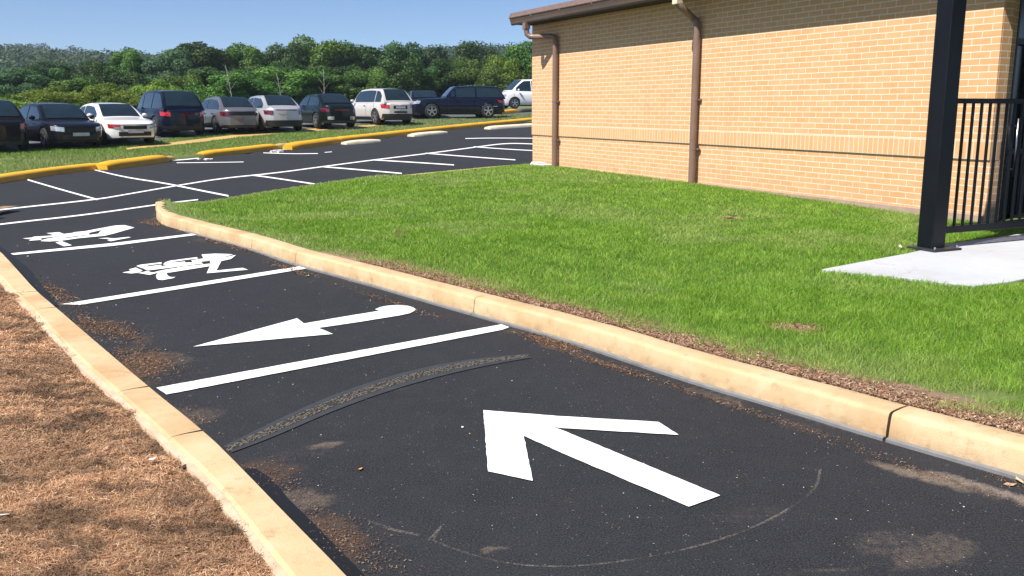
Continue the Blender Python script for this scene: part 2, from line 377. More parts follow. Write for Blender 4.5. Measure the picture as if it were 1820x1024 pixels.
# --- parking lot asphalt with dust, scuffs
lk_px=[(-120,360),(-60,405),(0,443),(30,475),(67,516),(102,545),(170,603),(272,689),(372,768),(439,834),(517.5,914.6),(621,1018),(680,1085),(760,1180)]
ll_px=[(-120,400),(-60,450),(0,492),(19,517),(49,543.5),(70,567),(141,641),(204,696),(290,775),(372.6,852.5),(435,931),(509,1024),(560,1090),(640,1190)]
LK=resample(smooth_poly([un(*p,.15)for p in lk_px],1),.1); LK=[np.array([p[0],p[1],0.]) for p in LK]
LL=resample(smooth_poly([un(*p,.15)for p in ll_px],1),.1)
xs=np.unique(np.concatenate([np.arange(-90,-14,6),np.arange(-14,-6,.5),np.arange(-6,4,.045),np.arange(4,10,.5),np.arange(10,90,6)]))
ys=np.unique(np.concatenate([np.arange(-6,1.5,.7),np.arange(1.5,12,.045),np.arange(12,24,.5),np.arange(24,84,2)]))
V,Fq=grid_mesh(xs,ys,lambda X,Y:g(Y),'lot'); c=V[Fq].mean(1)
YL_px=[(-160,349),(0,322),(185,297),(303,286),(352,281),(493,264),(605,253),(700,242),(820,228),(945,217),(1050,208)]
YL=[un(*p) for p in YL_px]
LOTP=[np.array([-60,30.])]+[p[:2]+np.array([-.05,.08]) for p in YL]+[np.array([30.,75.]),np.array([80,75.]),np.array([80,-5.]),np.array([-60,-5.])]
k=inpoly(c[:,0],c[:,1],LOTP); Fq=Fq[k]; used=np.unique(Fq); rm=np.full(len(V),-1); rm[used]=np.arange(len(used)); V=V[used]; Fq=rm[Fq]
dust=np.zeros(len(V)); tint=np.tile(np.array([.27,.185,.125]),(len(V),1)); X,Y=V[:,0],V[:,1]
def blob(px,py,rx,ry,ang,amt,col=None):
    global dust
    p=un(px,py); ca,sa=math.cos(ang),math.sin(ang); dx,dy=X-p[0],Y-p[1]; u=(dx*ca+dy*sa)/rx; v=(-dx*sa+dy*ca)/ry
    r=np.hypot(u,v)+1.5*(fbm(X*4,Y*4,11,5)-.5); a=amt*(1-sstep(.35,1.15,r))
    if col is not None: m=a>dust; tint[m]=col
    dust=np.maximum(dust,a)
kd=math.atan2(.8,-.6)
BR=(.13,.075,.045); TN=(.33,.245,.175)
for b in [(215,585,.55,.2,kd,.6,BR),(250,650,.55,.30,kd,.80,BR),(300,640,.35,.22,kd,.5,TN),(165,580,.6,.16,kd,.55,BR),(100,520,.9,.2,kd,.5,BR),
          (330,745,.35,.2,kd,.5,TN),(370,735,.3,.2,kd,.45,TN),(480,850,.28,.2,kd,.62,BR),(540,880,.3,.2,kd,.55,TN),(610,960,.4,.22,kd,.68,BR),(560,800,.3,.14,.3,.40,TN),(590,790,.14,.07,.3,.6,TN),(645,790,.1,.06,.9,.6,TN),
          (975,608,.42,.12,kd,.82,BR),(1080,650,.5,.09,kd,.60,BR),(1250,700,.6,.1,kd,.5,TN),(1400,752,.6,.12,kd,.45,TN),(1650,850,.42,.10,kd+.1,.72,TN),(1760,870,.35,.07,kd,.7,(.42,.33,.26)),
          (1650,985,.42,.15,.5,.50,TN),(1560,970,.3,.16,.5,.46,TN),(1500,1010,.3,.06,.2,.5,TN),(880,975,.09,.04,.4,.62,TN),(1190,925,.05,.03,.4,.62,TN),(980,900,.5,.2,.2,.36,TN),(1330,915,.5,.12,.2,.40,TN),(720,690,.3,.06,.5,.42,TN),
          (400,430,.9,.13,kd,.72,BR),(350,425,.6,.12,kd,.6,BR),(520,480,.5,.1,kd,.55,BR),(700,540,.7,.08,kd,.5,BR),(860,580,.5,.08,kd,.5,BR),(270,395,.5,.2,kd,.65,BR),(30,470,.5,.3,kd,.4,BR),(720,520,.5,.15,.1,.35,TN),(410,400,.5,.1,0,.3,TN)]: blob(*b)
dk=dist_line(X,Y,[p for p in KL[:130]]); e=.52*np.exp(-(dk/.07)**2)*(.6+.9*fbm(X*2.5,Y*2.5,3)); dust=np.maximum(dust,e)
dl=dist_line(X,Y,LK); e=.6*np.exp(-(dl/.10)**2)*(.4+1.1*fbm(X*2.5,Y*2.5,9)); dust=np.maximum(dust,e)
me=raw_mesh('parking_lot',V,Fq,cols=tint,colname='tint'); a=me.attributes.new('dust','FLOAT','POINT'); a.data.foreach_set('value',dust.astype(np.float32))
lot=link('parking_lot',me,M['asphalt']); tag(lot,kind='structure')
# --- curved tyre scuff arcs (thin dry dust lines lying on the asphalt)
def ribbon_px(pts,w0=None,z=.004,wm=None,n=1):
    "ribbon on the ground along photo pixels; w in metres"
    P=resample(smooth_poly([un(*p) for p in pts],n+2),.05); mb=MB(); vs=[];fs=[]
    for i,p in enumerate(P):
        d=(P[min(i+1,len(P)-1)]-P[max(i-1,0)])[:2]; d/=np.linalg.norm(d)+1e-9; w_=wm if not hasattr(wm,'__len__') else wm[0]+(wm[1]-wm[0])*i/(len(P)-1)
        for s in(-.5,.5): q=np.array([p[0]-d[1]*w_*s,p[1]+d[0]*w_*s]); vs.append((q[0],q[1],float(g(q[1]))+z))
    for i in range(len(P)-1): fs.append((2*i,2*i+1,2*i+3,2*i+2))
    return mb.add(vs,fs)
def ribbon_th(pts,th,z=.006):
    "line whose upper and lower edges are given as a photo thickness th (pixels), laid on the ground"
    up=[un(x,y-(th if not hasattr(th,'__len__') else th[0]+(th[1]-th[0])*i/(len(pts)-1))/2) for i,(x,y) in enumerate(pts)]
    dn=[un(x,y+(th if not hasattr(th,'__len__') else th[0]+(th[1]-th[0])*i/(len(pts)-1))/2) for i,(x,y) in enumerate(pts)]
    up=smooth_poly(up,2); dn=smooth_poly(dn,2); U=[];D=[]
    for a,b,c_,d in zip(up[:-1],up[1:],dn[:-1],dn[1:]):
        n=max(1,int(np.linalg.norm(b-a)/1.2))
        for k_ in range(n): t=k_/n; U.append(a+(b-a)*t); D.append(c_+(d-c_)*t)
    U.append(up[-1]); D.append(dn[-1]); vs=[];fs=[]
    for u,d in zip(U,D): vs+= [(u[0],u[1],float(g(u[1]))+z),(d[0],d[1],float(g(d[1]))+z)]
    for i in range(len(U)-1): fs.append((2*i,2*i+2,2*i+3,2*i+1))
    return MB().add(vs,fs)
t=NT('scuff_dust'); n=t.noise(70,5,.8); w2=t.noise(3.,2,.5)
al=t.math('MULTIPLY',t.math('SUBTRACT',t.math('ADD',n,t.math('MULTIPLY',w2,.5)),.70),4,True)
t.set(Base_Color=(.34,.29,.24),Roughness=.9,Alpha=t.math('MULTIPLY',al,.5)); M['scuff']=t.m
m=ribbon_px([(1458,835),(1452,870),(1400,908),(1330,943),(1240,973),(1120,998),(1000,1010),(900,1004),(820,982),(765,960)],wm=.012,z=.003,n=2).build('scuff_mark',M['scuff'],fix=False)
tag(m,'long pale curved tyre scuff sweeping round below the big arrow','scuff mark')
m=ribbon_px([(655,925),(690,942),(745,952)],wm=.02,z=.003,n=1).build('scuff_mark',M['scuff'],fix=False); tag(m,'short pale scuff by the left kerb at the left end of the long arc','scuff mark')
m=ribbon_px([(766,962),(776,950),(784,936)],wm=(.03,.008),z=.003,n=1).build('scuff_mark',M['scuff'],fix=False); tag(m,'tiny upright pale scuff between the short scuff and the long arc','scuff mark')
# ================================================================== MARKINGS
def flat_px(name,polys,label,z=.007,cat='road marking',group=None):
    mb=MB(); rj=random.Random(3)
    for P in polys:
        vs=[]; W=[un(*q) for q in P]
        for a_,b_ in zip(W,W[1:]+W[:1]):
            n_=max(1,int(np.linalg.norm(b_-a_)/.035))
            for k_ in range(n_):
                p=a_+(b_-a_)*k_/n_; j=.0 if k_==0 else .002; vs.append((p[0]+rj.uniform(-j,j),p[1]+rj.uniform(-j,j),float(g(p[1]))+z))
        mb.add(vs,[tuple(range(len(vs)))])
    me=mb.mesh(name,fix=False)
    import bmesh
    bm=bmesh.new(); bm.from_mesh(me); bmesh.ops.triangulate(bm,faces=bm.faces)
    for f_ in bm.faces:
        if f_.normal.z<0: f_.normal_flip()
    bm.to_mesh(me); bm.free()
    return tag(link(name,me,M['white']),label,cat,group)
flat_px('painted_arrow',[[(859,731),(1000,742),(1170,752),(1206,775),(1000,763),(983,761),(1000,767),(1280,883),(1224,903),(1000,808),(931,776.5),(947,857),(867.5,840)]],'big white arrow with open head painted on the nearest asphalt')
z8=lambda L:[(200+x*.3125,360+y*.3125) for x,y in L]
flat_px('painted_arrow',[z8([(458,825),(760,742),(1050,663),(1072,680),(1088,693),(1300,656),(1520,620),(1493,612),(1520,600),(1560,592),(1620,587),(1680,592),(1710,601),(1724,612),(1715,622),(1690,634),(1640,645),(1400,684),(1170,718),(1255,752)])],'white left-pointing arrow with solid head and hooked tail')
SB=lambda L:[(210+x*240/1820,440+y*240/1820) for x,y in L]
flat_px('painted_symbol',[SB(L) for L in [
 [(55,346),(170,325),(145,303),(238,278),(330,320),(262,350),(180,358)],
 [(268,352),(400,326),(448,345),(470,345),(600,312),(900,262),(1180,232),(1262,222),(1240,258),(700,345),(520,352),(425,378)],
 [(245,258),(300,240),(580,207),(595,222),(400,250),(372,262),(400,265),(575,240),(590,252),(340,292)],
 [(345,296),(600,258),(900,212),(1100,200),(1150,222),(800,268),(400,318)],
 [(605,235),(640,205),(700,185),(1060,138),(1080,155),(880,180),(725,205),(740,212),(900,196),(905,210),(640,245)],
 [(985,180),(1150,155),(1125,102),(1300,90),(1480,95),(1550,102),(1400,142),(1200,190),(1010,208)],
 [(1238,186),(1400,148),(1590,108),(1520,162),(1390,190),(1325,318),(1680,282),(1750,308),(1195,355),(1255,215),(1240,212)],
 [(510,392),(520,365),(545,352),(655,348),(660,375),(680,398),(720,408),(775,406),(740,422),(680,432),(600,448),(540,442),(520,425)]]],'intricate white painted symbol in the bay behind the left-pointing arrow',.007)
SA=lambda L:[(30+x*220/1820,390+y*220/1820) for x,y in L]
flat_px('painted_symbol',[SA(L) for L in [
 [(85,287),(220,275),(250,262),(520,245),(530,238),(490,222),(435,210),(620,195),(690,222),(820,205),(850,195),(1000,180),(1290,126),(1270,158),(1060,205),(600,255),(340,285),(375,300),(340,310),(175,322),(215,302)],
 [(345,327),(400,300),(600,262),(1040,207),(1080,228),(800,262),(560,296),(800,275),(1100,232),(1200,218),(1210,200),(1290,126),(1440,98),(1580,90),(1650,108),(1730,128),(1600,165),(1440,212),(1290,248),(900,285),(640,322),(480,332)],
 [(568,348),(655,325),(810,388),(690,404)],
 [(1195,287),(1330,278),(1420,288),(1640,265),(1680,272),(1500,305),(1380,330),(1330,312),(1375,298)]]],'white painted symbol in the farthest bay near the lawn kerb tip',.007)
BG='white bay lines across the lane'
flat_px('bay_line',[[(278,691),(891,578),(905,583),(893,587.5),(296,703)]],'widest nearest white bay line, between the two arrows',group=BG)
flat_px('bay_line',[[(108,542),(330,507),(538,473.5),(550,477.5),(400,502),(143,543)]],'white bay line between the hooked arrow and the nearer symbol',group=BG)
flat_px('bay_line',[[(14,452),(200,433),(346,415.6),(352,418),(200,438),(26,454)]],'white bay line between the two painted symbols',group=BG)
LG='white lines of the far parking lot'; LZ=.004
for pts,th,lab in [
 ([(-140,391),(0,373),(169,355.5),(224,346),(316,330),(396,317),(480,309),(576,296),(663,284.5),(760,273),(850,261),(900,254.7),(946,256),(1000,259)],(4.2,2.4),'long thin white aisle line running the whole length of the lot'),
 ([(-140,418),(0,399),(158,382),(290,362.6),(352,355.5)],(5,3.6),'white line reaching the tip of the lawn, in front of the aisle line'),
 ([(49,320),(110,338),(173,355.5)],(4.5,5.0),'short white stall line at the far left starting at the yellow kerb'),
 ([(163,301),(224,316),(290,325.7),(345,337),(406,349)],(3.5,5.5),'bent white stall line crossing the aisle line to the lawn edge'),
 ([(448,312),(480,316),(560,328)],3.6,'white stall line nearest the lawn right of the bent line'),
 ([(574,297),(640,302.5),(714,309)],3.4,'second white stall line from the left along the lawn'),
 ([(665,285),(740,289.5),(807,294)],3.0,'third white stall line from the left along the lawn'),
 ([(756,273),(830,279),(916,285)],2.6,'fourth white stall line, ending by the building corner'),
 ([(842,261.5),(900,266),(980,270)],2.2,'white stall line running behind the building corner'),
 ([(827,247),(869,246),(946,246.4),(980,247)],1.8,'faint white line farthest right before the building'),
 ([(307,286),(330,284.5),(353,282)],2.6,'short white edge line between two yellow kerb pieces'),
 ([(314,290.5),(370,290),(433,289)],1.8,'thin white line in front of the gap in the yellow kerb'),
 ([(468,272.7),(515,274.5),(565,274)],2.0,'thin curved white line in front of the middle yellow block'),
 ([(577,272),(590,271)],1.6,'tiny white dash in front of the first cream wheel stop')]:
    pts=[(p[0],p[1]) for p in pts]; LZ+=.0012; th=tuple(q*.5 for q in th) if hasattr(th,'__len__') else th*.58
    o=ribbon_th(pts,th,LZ).build('lot_line',M['white'],fix=False); tag(o,lab,'road marking',LG)
# ================================================================== KERBS
def fine_kerb(P,prof,seed,rough=.004):
    mb=MB(); mb.sweep(P,prof); V=np.array(mb.v)
    n=(fbm(V[:,0]*4+V[:,2]*9,V[:,1]*4,seed)-.5)
    V[:,2]+=n*rough*2*(V[:,2]>.03); V[:,0]+=n*rough; mb.v=[tuple(v) for v in V]; return mb
H=.15
def kerbprof(w_):
    return [(-.0,-.05),(-.010,.06),(-.020,H-.026),(-.026,H-.010),(-.040,H-.002),(-.07,H),(-w_*.6,H+.002),(-w_*.85,H),(-w_+.01,H-.01),(-w_,H-.03),(-w_,-.05)]
def near_idx(P,px,py): p=un(px,py); return int(np.argmin([np.hypot(*(q[:2]-p[:2])) for q in P]))
j1=near_idx(KL,1561,780); ja=near_idx(KL,834,559); j2=near_idx(KL,531,472); jb=near_idx(KL,447,444); j3=near_idx(KL,330,412)
segs=[(0,j1,'right-hand end piece of the lawn kerb, beyond the open crack'),(j1,ja,'long cream-tan lawn kerb from the open crack to beside the hooked arrow tail'),(ja,j2,'tan lawn kerb between the hooked arrow tail and the white line beyond it'),(j2,jb,'short tan lawn kerb piece right of the nearer painted symbol'),(jb,j3,'tan lawn kerb piece where the line between the two symbols ends'),(j3,len(KL)-1,'rounded tan kerb turning round the tip of the lawn')]
for i,(a,b,lab) in enumerate(segs):
    P=[p.copy() for p in KL[a:b+1]]
    if i<5:  # small open joints
        e_=.07 if i==0 else .03; f_=.07 if i==1 else .03
        d=P[-2]-P[-1]; P[-1]=P[-1]+d*e_
        if i>0: d=P[1]-P[0]; P[0]=P[0]+d*f_
    # step in height at the dip
    o=fine_kerb(P,kerbprof(KW),3+i).build('kerb',M['kerb'],smooth=True,auto=55); tag(o,lab,'kerb','kerb around the lawn')
    mb=MB(); mb.sweep(P,[(.022,-.02),(.022,.016),(-.001,.022),(-.004,-.02)])
    if i<5:
        q=mb.build('base_strip',M['gutter_strip'],o); 
# left kerb pieces (flat tops)
def lidx(px,py): p=un(px,py,.15); return int(np.argmin([np.hypot(*(q[:2]-p[:2])) for q in LK]))
js=[0]+sorted(lidx(*q) for q in [(67,516),(102,545),(272.5,689),(372,768)])+[len(LK)-1]
LLa=np.array(LL)
for i,(a,b) in enumerate(zip(js[:-1],js[1:])):
    P=LK[a:b+1]; mb=MB(); prof=[]; vs=[]; n=7
    for j_,p in enumerate(P):
        pp=p.copy()
        if j_==0 and i>0: pp=p+(P[1]-p)*.12
        if j_==len(P)-1 and i<4: pp=p+(P[-2]-p)*.12
        q=LLa[np.argmin(np.hypot(LLa[:,0]-pp[0],LLa[:,1]-pp[1]))][:2]; d=q-pp[:2]; L_=np.linalg.norm(d); d=d/L_
        rag=.014*(fbm(np.array([pp[0]*9]),np.array([pp[1]*9]),21)[0]-.5)*2
        for (o_,z) in [(0.004,-.05),(0.0,H-.02),(.016,H),(.1,H+.002),(L_-.03,H),(L_-.008+rag*.5,H-.02),(L_+.02+rag,-.05)]:
            vs.append((pp[0]+d[0]*o_,pp[1]+d[1]*o_,z))
    fs=[(r*n+k_,(r+1)*n+k_,(r+1)*n+(k_+1)%n,r*n+(k_+1)%n) for r in range(len(P)-1) for k_ in range(n)]+[tuple(range(n)),tuple(range((len(P)-1)*n,len(P)*n))[::-1]]
    mb.add(vs,fs); o=mb.build('kerb',M['kerb'],smooth=True,auto=28)
    tag(o,['farthest piece of the flat tan kerb beside the mulch, at the photo edge','short piece, second from the far end of the flat mulch kerb','long third piece of the flat tan kerb between mulch and asphalt','short fourth piece of mulch kerb, where the nearest white line ends','nearest piece of the flat tan mulch kerb, running out of the photo bottom'][i],'kerb','flat kerb along the mulch bed')
    mb=MB(); vs=[]
    for j_,p in enumerate(P[::1]):
        q=LLa[np.argmin(np.hypot(LLa[:,0]-p[0],LLa[:,1]-p[1]))][:2]; d=q-p[:2]; L_=np.linalg.norm(d); d=d/L_
        r1=.016*fbm(np.array([p[0]*14]),np.array([p[1]*14]),31)[0]
        for (o_,z) in [(L_-.012,H-.012),(L_+.008+r1,H-.018-r1*.3),(L_+.012+r1*1.2,.10)]: vs.append((p[0]+d[0]*o_,p[1]+d[1]*o_,z))
    mb.add(vs,[(r*3+k_,(r+1)*3+k_,(r+1)*3+k_+1,r*3+k_+1) for r in range(len(P)-1) for k_ in range(2)])
    mb.build('rough_edge',M['kerb_rough'],o,fix=False)
for Pp in ([(439,834),(455,836),(480,852),(509,886),(555,931),(596,973),(646,1024),(700,1085),(640,1085),(560,1024),(470,914),(420,850)],[(-60,395),(0,438),(21,453),(53,481),(74,508),(91,532),(106,546),(60,540),(20,500),(-60,430)]):  # flat near-black strips paint the shade of the gap beside the kerb
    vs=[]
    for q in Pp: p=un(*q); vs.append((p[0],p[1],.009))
    tag(MB().add(vs,[tuple(range(len(vs)))]).build('gap_shade_strip',simple('painted_gap_shade',(.004,.004,.005),.6),fix=False),'black strip painting in the shaded gap along the asphalt side of the flat kerb, '+('near the photo bottom' if Pp[0][0]>0 else 'at the left photo edge'),'painted shade')
# yellow kerbs and wheel stops
def bar(name,pts,w_,h,mat,label,group,cat='kerb',taper=True,z0=0.):
    P=resample(smooth_poly([un(*p) for p in pts],1),.25); mb=MB(); n=9; vs=[]
    prof=[(-.5,-.1),(-.48,.55),(-.40,.88),(-.2,1.),(0,1.03),(.2,1.),(.40,.88),(.48,.55),(.5,-.1)]
    L_=len(P)
    for i,p in enumerate(P):
        d=(P[min(i+1,L_-1)]-P[max(i-1,0)])[:2]; d/=np.linalg.norm(d); k_=1.
        if taper: e=min(i,L_-1-i); k_=[.72,.93,1.][min(e,2)]
        for (o_,z) in prof: q=(p[0]-d[1]*o_*w_*k_,p[1]+d[0]*o_*w_*k_); vs.append((q[0],q[1],float(g(p[1]))+z0+z*h*(k_ if z>0 else 1)))
    fs=[(r*n+k_,(r+1)*n+k_,(r+1)*n+k_+1,r*n+k_+1) for r in range(L_-1) for k_ in range(n-1)]+[tuple(range(n)),tuple(range((L_-1)*n,L_*n))[::-1]]
    mb.add(vs,fs); o=mb.build(name,M[mat],smooth=True,auto=60); return tag(o,label,cat,group)
YG='yellow kerb pieces beside the verge'
bar('yellow_kerb',[(-160,351),(0,323.5),(95,309),(184,299)],.42,.17,'yellow','leftmost long yellow kerb piece, cut by the photo edge',YG)
bar('yellow_block',[(180,302),(240,294.5),(292,287)],.55,.22,'yellow','yellow block with a brown end, second piece from the left',YG)
bar('yellow_block',[(293.5,286.8),(302,285.6)],.5,.2,'tan','small brown worn stub ending the second yellow block',YG)
bar('yellow_kerb',[(354,279.5),(420,272.5),(488,264)],.5,.19,'yellow','straight yellow kerb piece in front of the gray cars',YG)
bar('yellow_kerb',[(489,263.5),(512,260)],.45,.16,'tan','short bare tan kerb piece between two yellow ones',YG)
bar('yellow_block',[(511,266),(560,260),(598,254)],.6,.24,'yellow','fat yellow block in the middle of the kerb line',YG)
bar('yellow_kerb',[(592,253),(660,246),(760,234.5),(860,224),(945,216),(1040,207)],.5,.20,'yellow','longest yellow kerb sweeping away behind the building',YG)
WG='cream wheel stops below the long yellow kerb'
bar('wheel_stop',[(611,257),(672,252.5)],.5,.14,'cream','left cream wheel stop, nearest of three',WG,'wheel stop')
bar('wheel_stop',[(730,243),(790,237.5)],.55,.14,'cream','middle cream wheel stop, yellow stained at one end',WG,'wheel stop')
bar('wheel_stop',[(866,230),(970,223)],.6,.15,'cream','right cream wheel stop, cut off by the brick corner',WG,'wheel stop')
mb=MB()
for k_ in range(14):
    p=un(496+random.uniform(-16,10),271+random.uniform(-1.2,1.2)); s=random.uniform(.04,.13); mb.box((p[0],p[1],float(g(p[1]))+s*.3),(s*1.6,s,s*.8),random.random()*3)
tag(mb.build('rubble',M['stone'],bevel=.01),'small white broken rubble at the gap in the yellow kerb','rubble')
mb=MB()
for k_ in range(10):
    p=un(366+random.uniform(-14,14),284+random.uniform(-.8,.8)); s=random.uniform(.04,.1); mb.box((p[0],p[1],float(g(p[1]))+s*.2),(s*2,s,s*.5),random.random()*3)
tag(mb.build('rubble',M['stone'],bevel=.01),'white crumbled concrete at the left end of the straight yellow kerb','rubble')
# ================================================================== VERGE, UPPER CAR PARK
VP=[p[:2] for p in YL]+[np.array([60.,70.]),np.array([110.,160.]),np.array([-150.,160.]),np.array([-60,24.])]
xs=np.unique(np.concatenate([np.arange(-120,-30,5),np.arange(-30,8,.8),np.arange(8,110,5)])); ys=np.unique(np.concatenate([np.arange(15,60,.8),np.arange(60,160,5)]))
V,Fq=grid_mesh(xs,ys,lambda X,Y:g(Y)+.10,'verge'); 
# clip the near edge with a strip that follows the kerb exactly
c=V[Fq].mean(1); far=np.array([inpoly(np.array([q[0]]),np.array([q[1]]),VP)[0] for q in V])
Fk=Fq[far[Fq].all(1)]; used=np.unique(Fk); rm=np.full(len(V),-1); rm[used]=np.arange(len(used))
V2=V[used].copy(); me=raw_mesh('verge',V2,rm[Fk]); me.shade_smooth(); tag(link('verge',me,M['verge']),kind='structure')
YR=resample(YL,.6); o2=off(YR,2.2); vs=[];fs=[]
for i,(a_,b_) in enumerate(zip(YR,o2)):
    for t_ in (-.02,.02,.3,.6,1.): q=a_*(1-t_)+b_*t_; vs.append((q[0],q[1],float(g(q[1]))+(.097 if t_>0 else -.05)))
for i in range(len(YR)-1):
    for k_ in range(4): fs.append((i*5+k_,(i+1)*5+k_,(i+1)*5+k_+1,i*5+k_+1))
tag(MB().add(vs,fs).build('verge_edge',M['verge'],smooth=True),kind='structure')
def sheet_px(name,near,farw,mat,dz):
    "sheet whose near edge follows pixels and which reaches farw metres back"
    A=resample([un(*p,.1) for p in near],1.0); B=off(A,farw); vs=[];fs=[];n=12
    for a_,b_ in zip(A,B):
        for k_ in range(n+1): q=a_*(1-k_/n)+b_*k_/n; vs.append((q[0],q[1],float(g(q[1]))+dz))
    for i in range(len(A)-1):
        for k_ in range(n): fs.append((i*(n+1)+k_,(i+1)*(n+1)+k_,(i+1)*(n+1)+k_+1,i*(n+1)+k_+1))
    return tag(MB().add(vs,fs).build(name,mat,smooth=True),kind='structure')
sheet_px('upper_car_park',[(-260,290),(0,271),(90,266),(180,260),(300,247),(450,236),(600,225),(740,214),(885,206),(945,202),(1040,197)],14.,M['asphalt_far'],.112)
P1=[un(*p,.1) for p in [(225,264),(345,249),(430,239),(520,231.5),(640,224),(708,219.5)]]; P2=[un(*p,.1) for p in [(225,267.5),(345,255),(430,244.5),(520,237),(640,227.5),(708,222)]]
vs=[];fs=[]
A=resample(P1,1.);B=resample(P2,1.); n=min(len(A),len(B)); A=[A[int(i*(len(A)-1)/(n-1))] for i in range(n)];B=[B[int(i*(len(B)-1)/(n-1))] for i in range(n)]
for a_,b_ in zip(A,B): vs+=[(a_[0],a_[1],float(g(a_[1]))+.118),(b_[0],b_[1],float(g(b_[1]))+.118)]
for i in range(n-1): fs.append((2*i,2*i+1,2*i+3,2*i+2))
tag(MB().add(vs,fs).build('path',M['tan'],fix=False),kind='structure')
# kerb pieces at the right of the upper park
bar('yellow_block',[(884,207.0),(918,203.6)],.5,.26,'yellow','yellow block below the white van at the brick corner','kerb pieces of the upper car park',z0=.1)
bar('stone_kerb',[(919,203.4),(985,199)],.5,.26,'bark','dark brown kerb piece right of the yellow block below the van','kerb pieces of the upper car park',z0=.1)
# ================================================================== MULCH BED
BED=[p[:2] for p in off([np.array([q[0],q[1],0.]) for q in LL],.0)]
dirLL=LL[-1]-LL[0]
BED=[p[:2]+np.array([.05,.04]) for p in LL]+[np.array([-.2,-2.]),np.array([-12,-2.]),np.array([-16,14.]),LL[0][:2]+np.array([-.5,3.])]
def bedz(X,Y):
    d=dist_line(X,Y,LL); return .115+.03*sstep(0,.5,d)+.05*(fbm(X*2.2,Y*2.2,41,4)-.5)+.035*(fbm(X*9,Y*9,43,3)-.5)
bed=masked_grid(-9,0,.6,12,.03,BED,bedz,'mulch_bed',M['mulch']); tag(bed,kind='structure')
bed2=masked_grid(-30,0,-3,16,.25,BED,lambda X,Y:bedz(X,Y)-.06,'mulch_bed_outer',M['mulch']); tag(bed2,kind='structure')
def fibres(name,P,L_,W_,col,mat,flat=.25,seed=1):
    r=np.random.default_rng(seed); n=len(P); a=r.uniform(0,2*math.pi,n); el=r.normal(0,flat,n); d=np.stack([np.cos(a)*np.cos(el),np.sin(a)*np.cos(el),np.sin(el)],1)
    s=np.stack([-np.sin(a),np.cos(a),r.normal(0,.4,n)],1); s/=np.linalg.norm(s,axis=1)[:,None]; L_=L_[:,None];W_=W_[:,None]
    bend=np.stack([-np.sin(a),np.cos(a),np.zeros(n)],1)*L_*r.normal(0,.15,n)[:,None]
    V=np.empty((n,6,3)); V[:,0]=P-d*L_/2-s*W_/2;V[:,1]=P-d*L_/2+s*W_/2;V[:,2]=P+bend-s*W_/2;V[:,3]=P+bend+s*W_/2;V[:,4]=P+d*L_/2-s*W_/2;V[:,5]=P+d*L_/2+s*W_/2
    b=(np.arange(n)*6)[:,None]; Fq=np.concatenate([b+np.array([0,1,3,2]),b+np.array([2,3,5,4])]); me=raw_mesh(name,V.reshape(-1,3),Fq,cols=np.repeat(col,6,0)); return link(name,me,mat)
r=RNG
# positions over the part of the bed that can be seen
N=560000; a=np.exp(r.uniform(math.log(1.6),math.log(12),N)); X=r.uniform(-.95,.1,N)*a*.75; Y=a
P=np.stack([X,Y,bedz(X,Y)],1); px,py=proj(P); k=inpoly(X,Y,BED)&(px>-260)&(py<1150)&(X<0); P=P[k]; X,Y=P[:,0],P[:,1]
n=len(P); pal=np.array([[.30,.175,.10],[.40,.26,.165],[.50,.35,.235],[.21,.11,.06],[.58,.45,.33],[.36,.20,.11]]); idx=r.choice(6,n,p=[.26,.26,.17,.13,.06,.12]); col=pal[idx]*r.uniform(.8,1.2,(n,1))
patch=fbm(X*1.8,Y*1.8,51); patch2=fbm(X*6,Y*11,57,4); col*=((.72+.42*sstep(.3,.62,patch))*(.45+.75*sstep(.28,.5,patch2)))[:,None]; col*=np.array([1.0,.91,.82])
P[:,2]+=r.uniform(.0,.014,n); sc_=np.clip(Y/4,.7,3)
o=fibres('pine_straw',P,r.uniform(.012,.048,n)*sc_**.5,.0017*sc_*r.uniform(.7,1.6,n),col,M['straw'],.35,3); tag(o,'brown pine straw and shredded mulch covering the bed left of the flat kerb','mulch',kind='stuff')
# little clods on the mulch
mb=MB()
for (x_,y_,s) in [(45,745,.035),(190,960,.03),(228,890,.02),(150,790,.03),(15,730,.02),(330,830,.02),(90,1000,.02)]:
    p=un(x_,y_,.12)
    me_=[(p[0]+s*math.cos(t_)*math.cos(u_)*random.uniform(.8,1.3),p[1]+s*math.sin(t_)*math.cos(u_)*random.uniform(.8,1.3),p[2]+.0+s*.6*math.sin(u_)) for u_ in (-1.2,-.4,.4,1.2) for t_ in np.linspace(0,2*math.pi,8)[:-1]]
    mb.add(me_,[(a_*7+b_,a_*7+(b_+1)%7,(a_+1)*7+(b_+1)%7,(a_+1)*7+b_) for a_ in range(3) for b_ in range(7)]+[tuple(range(7)),tuple(range(21,28))])
tag(mb.build('clods',simple('dark_clod',(.035,.028,.024),.95)),'dark little clods of soil scattered over the brown mulch','soil',kind='stuff')
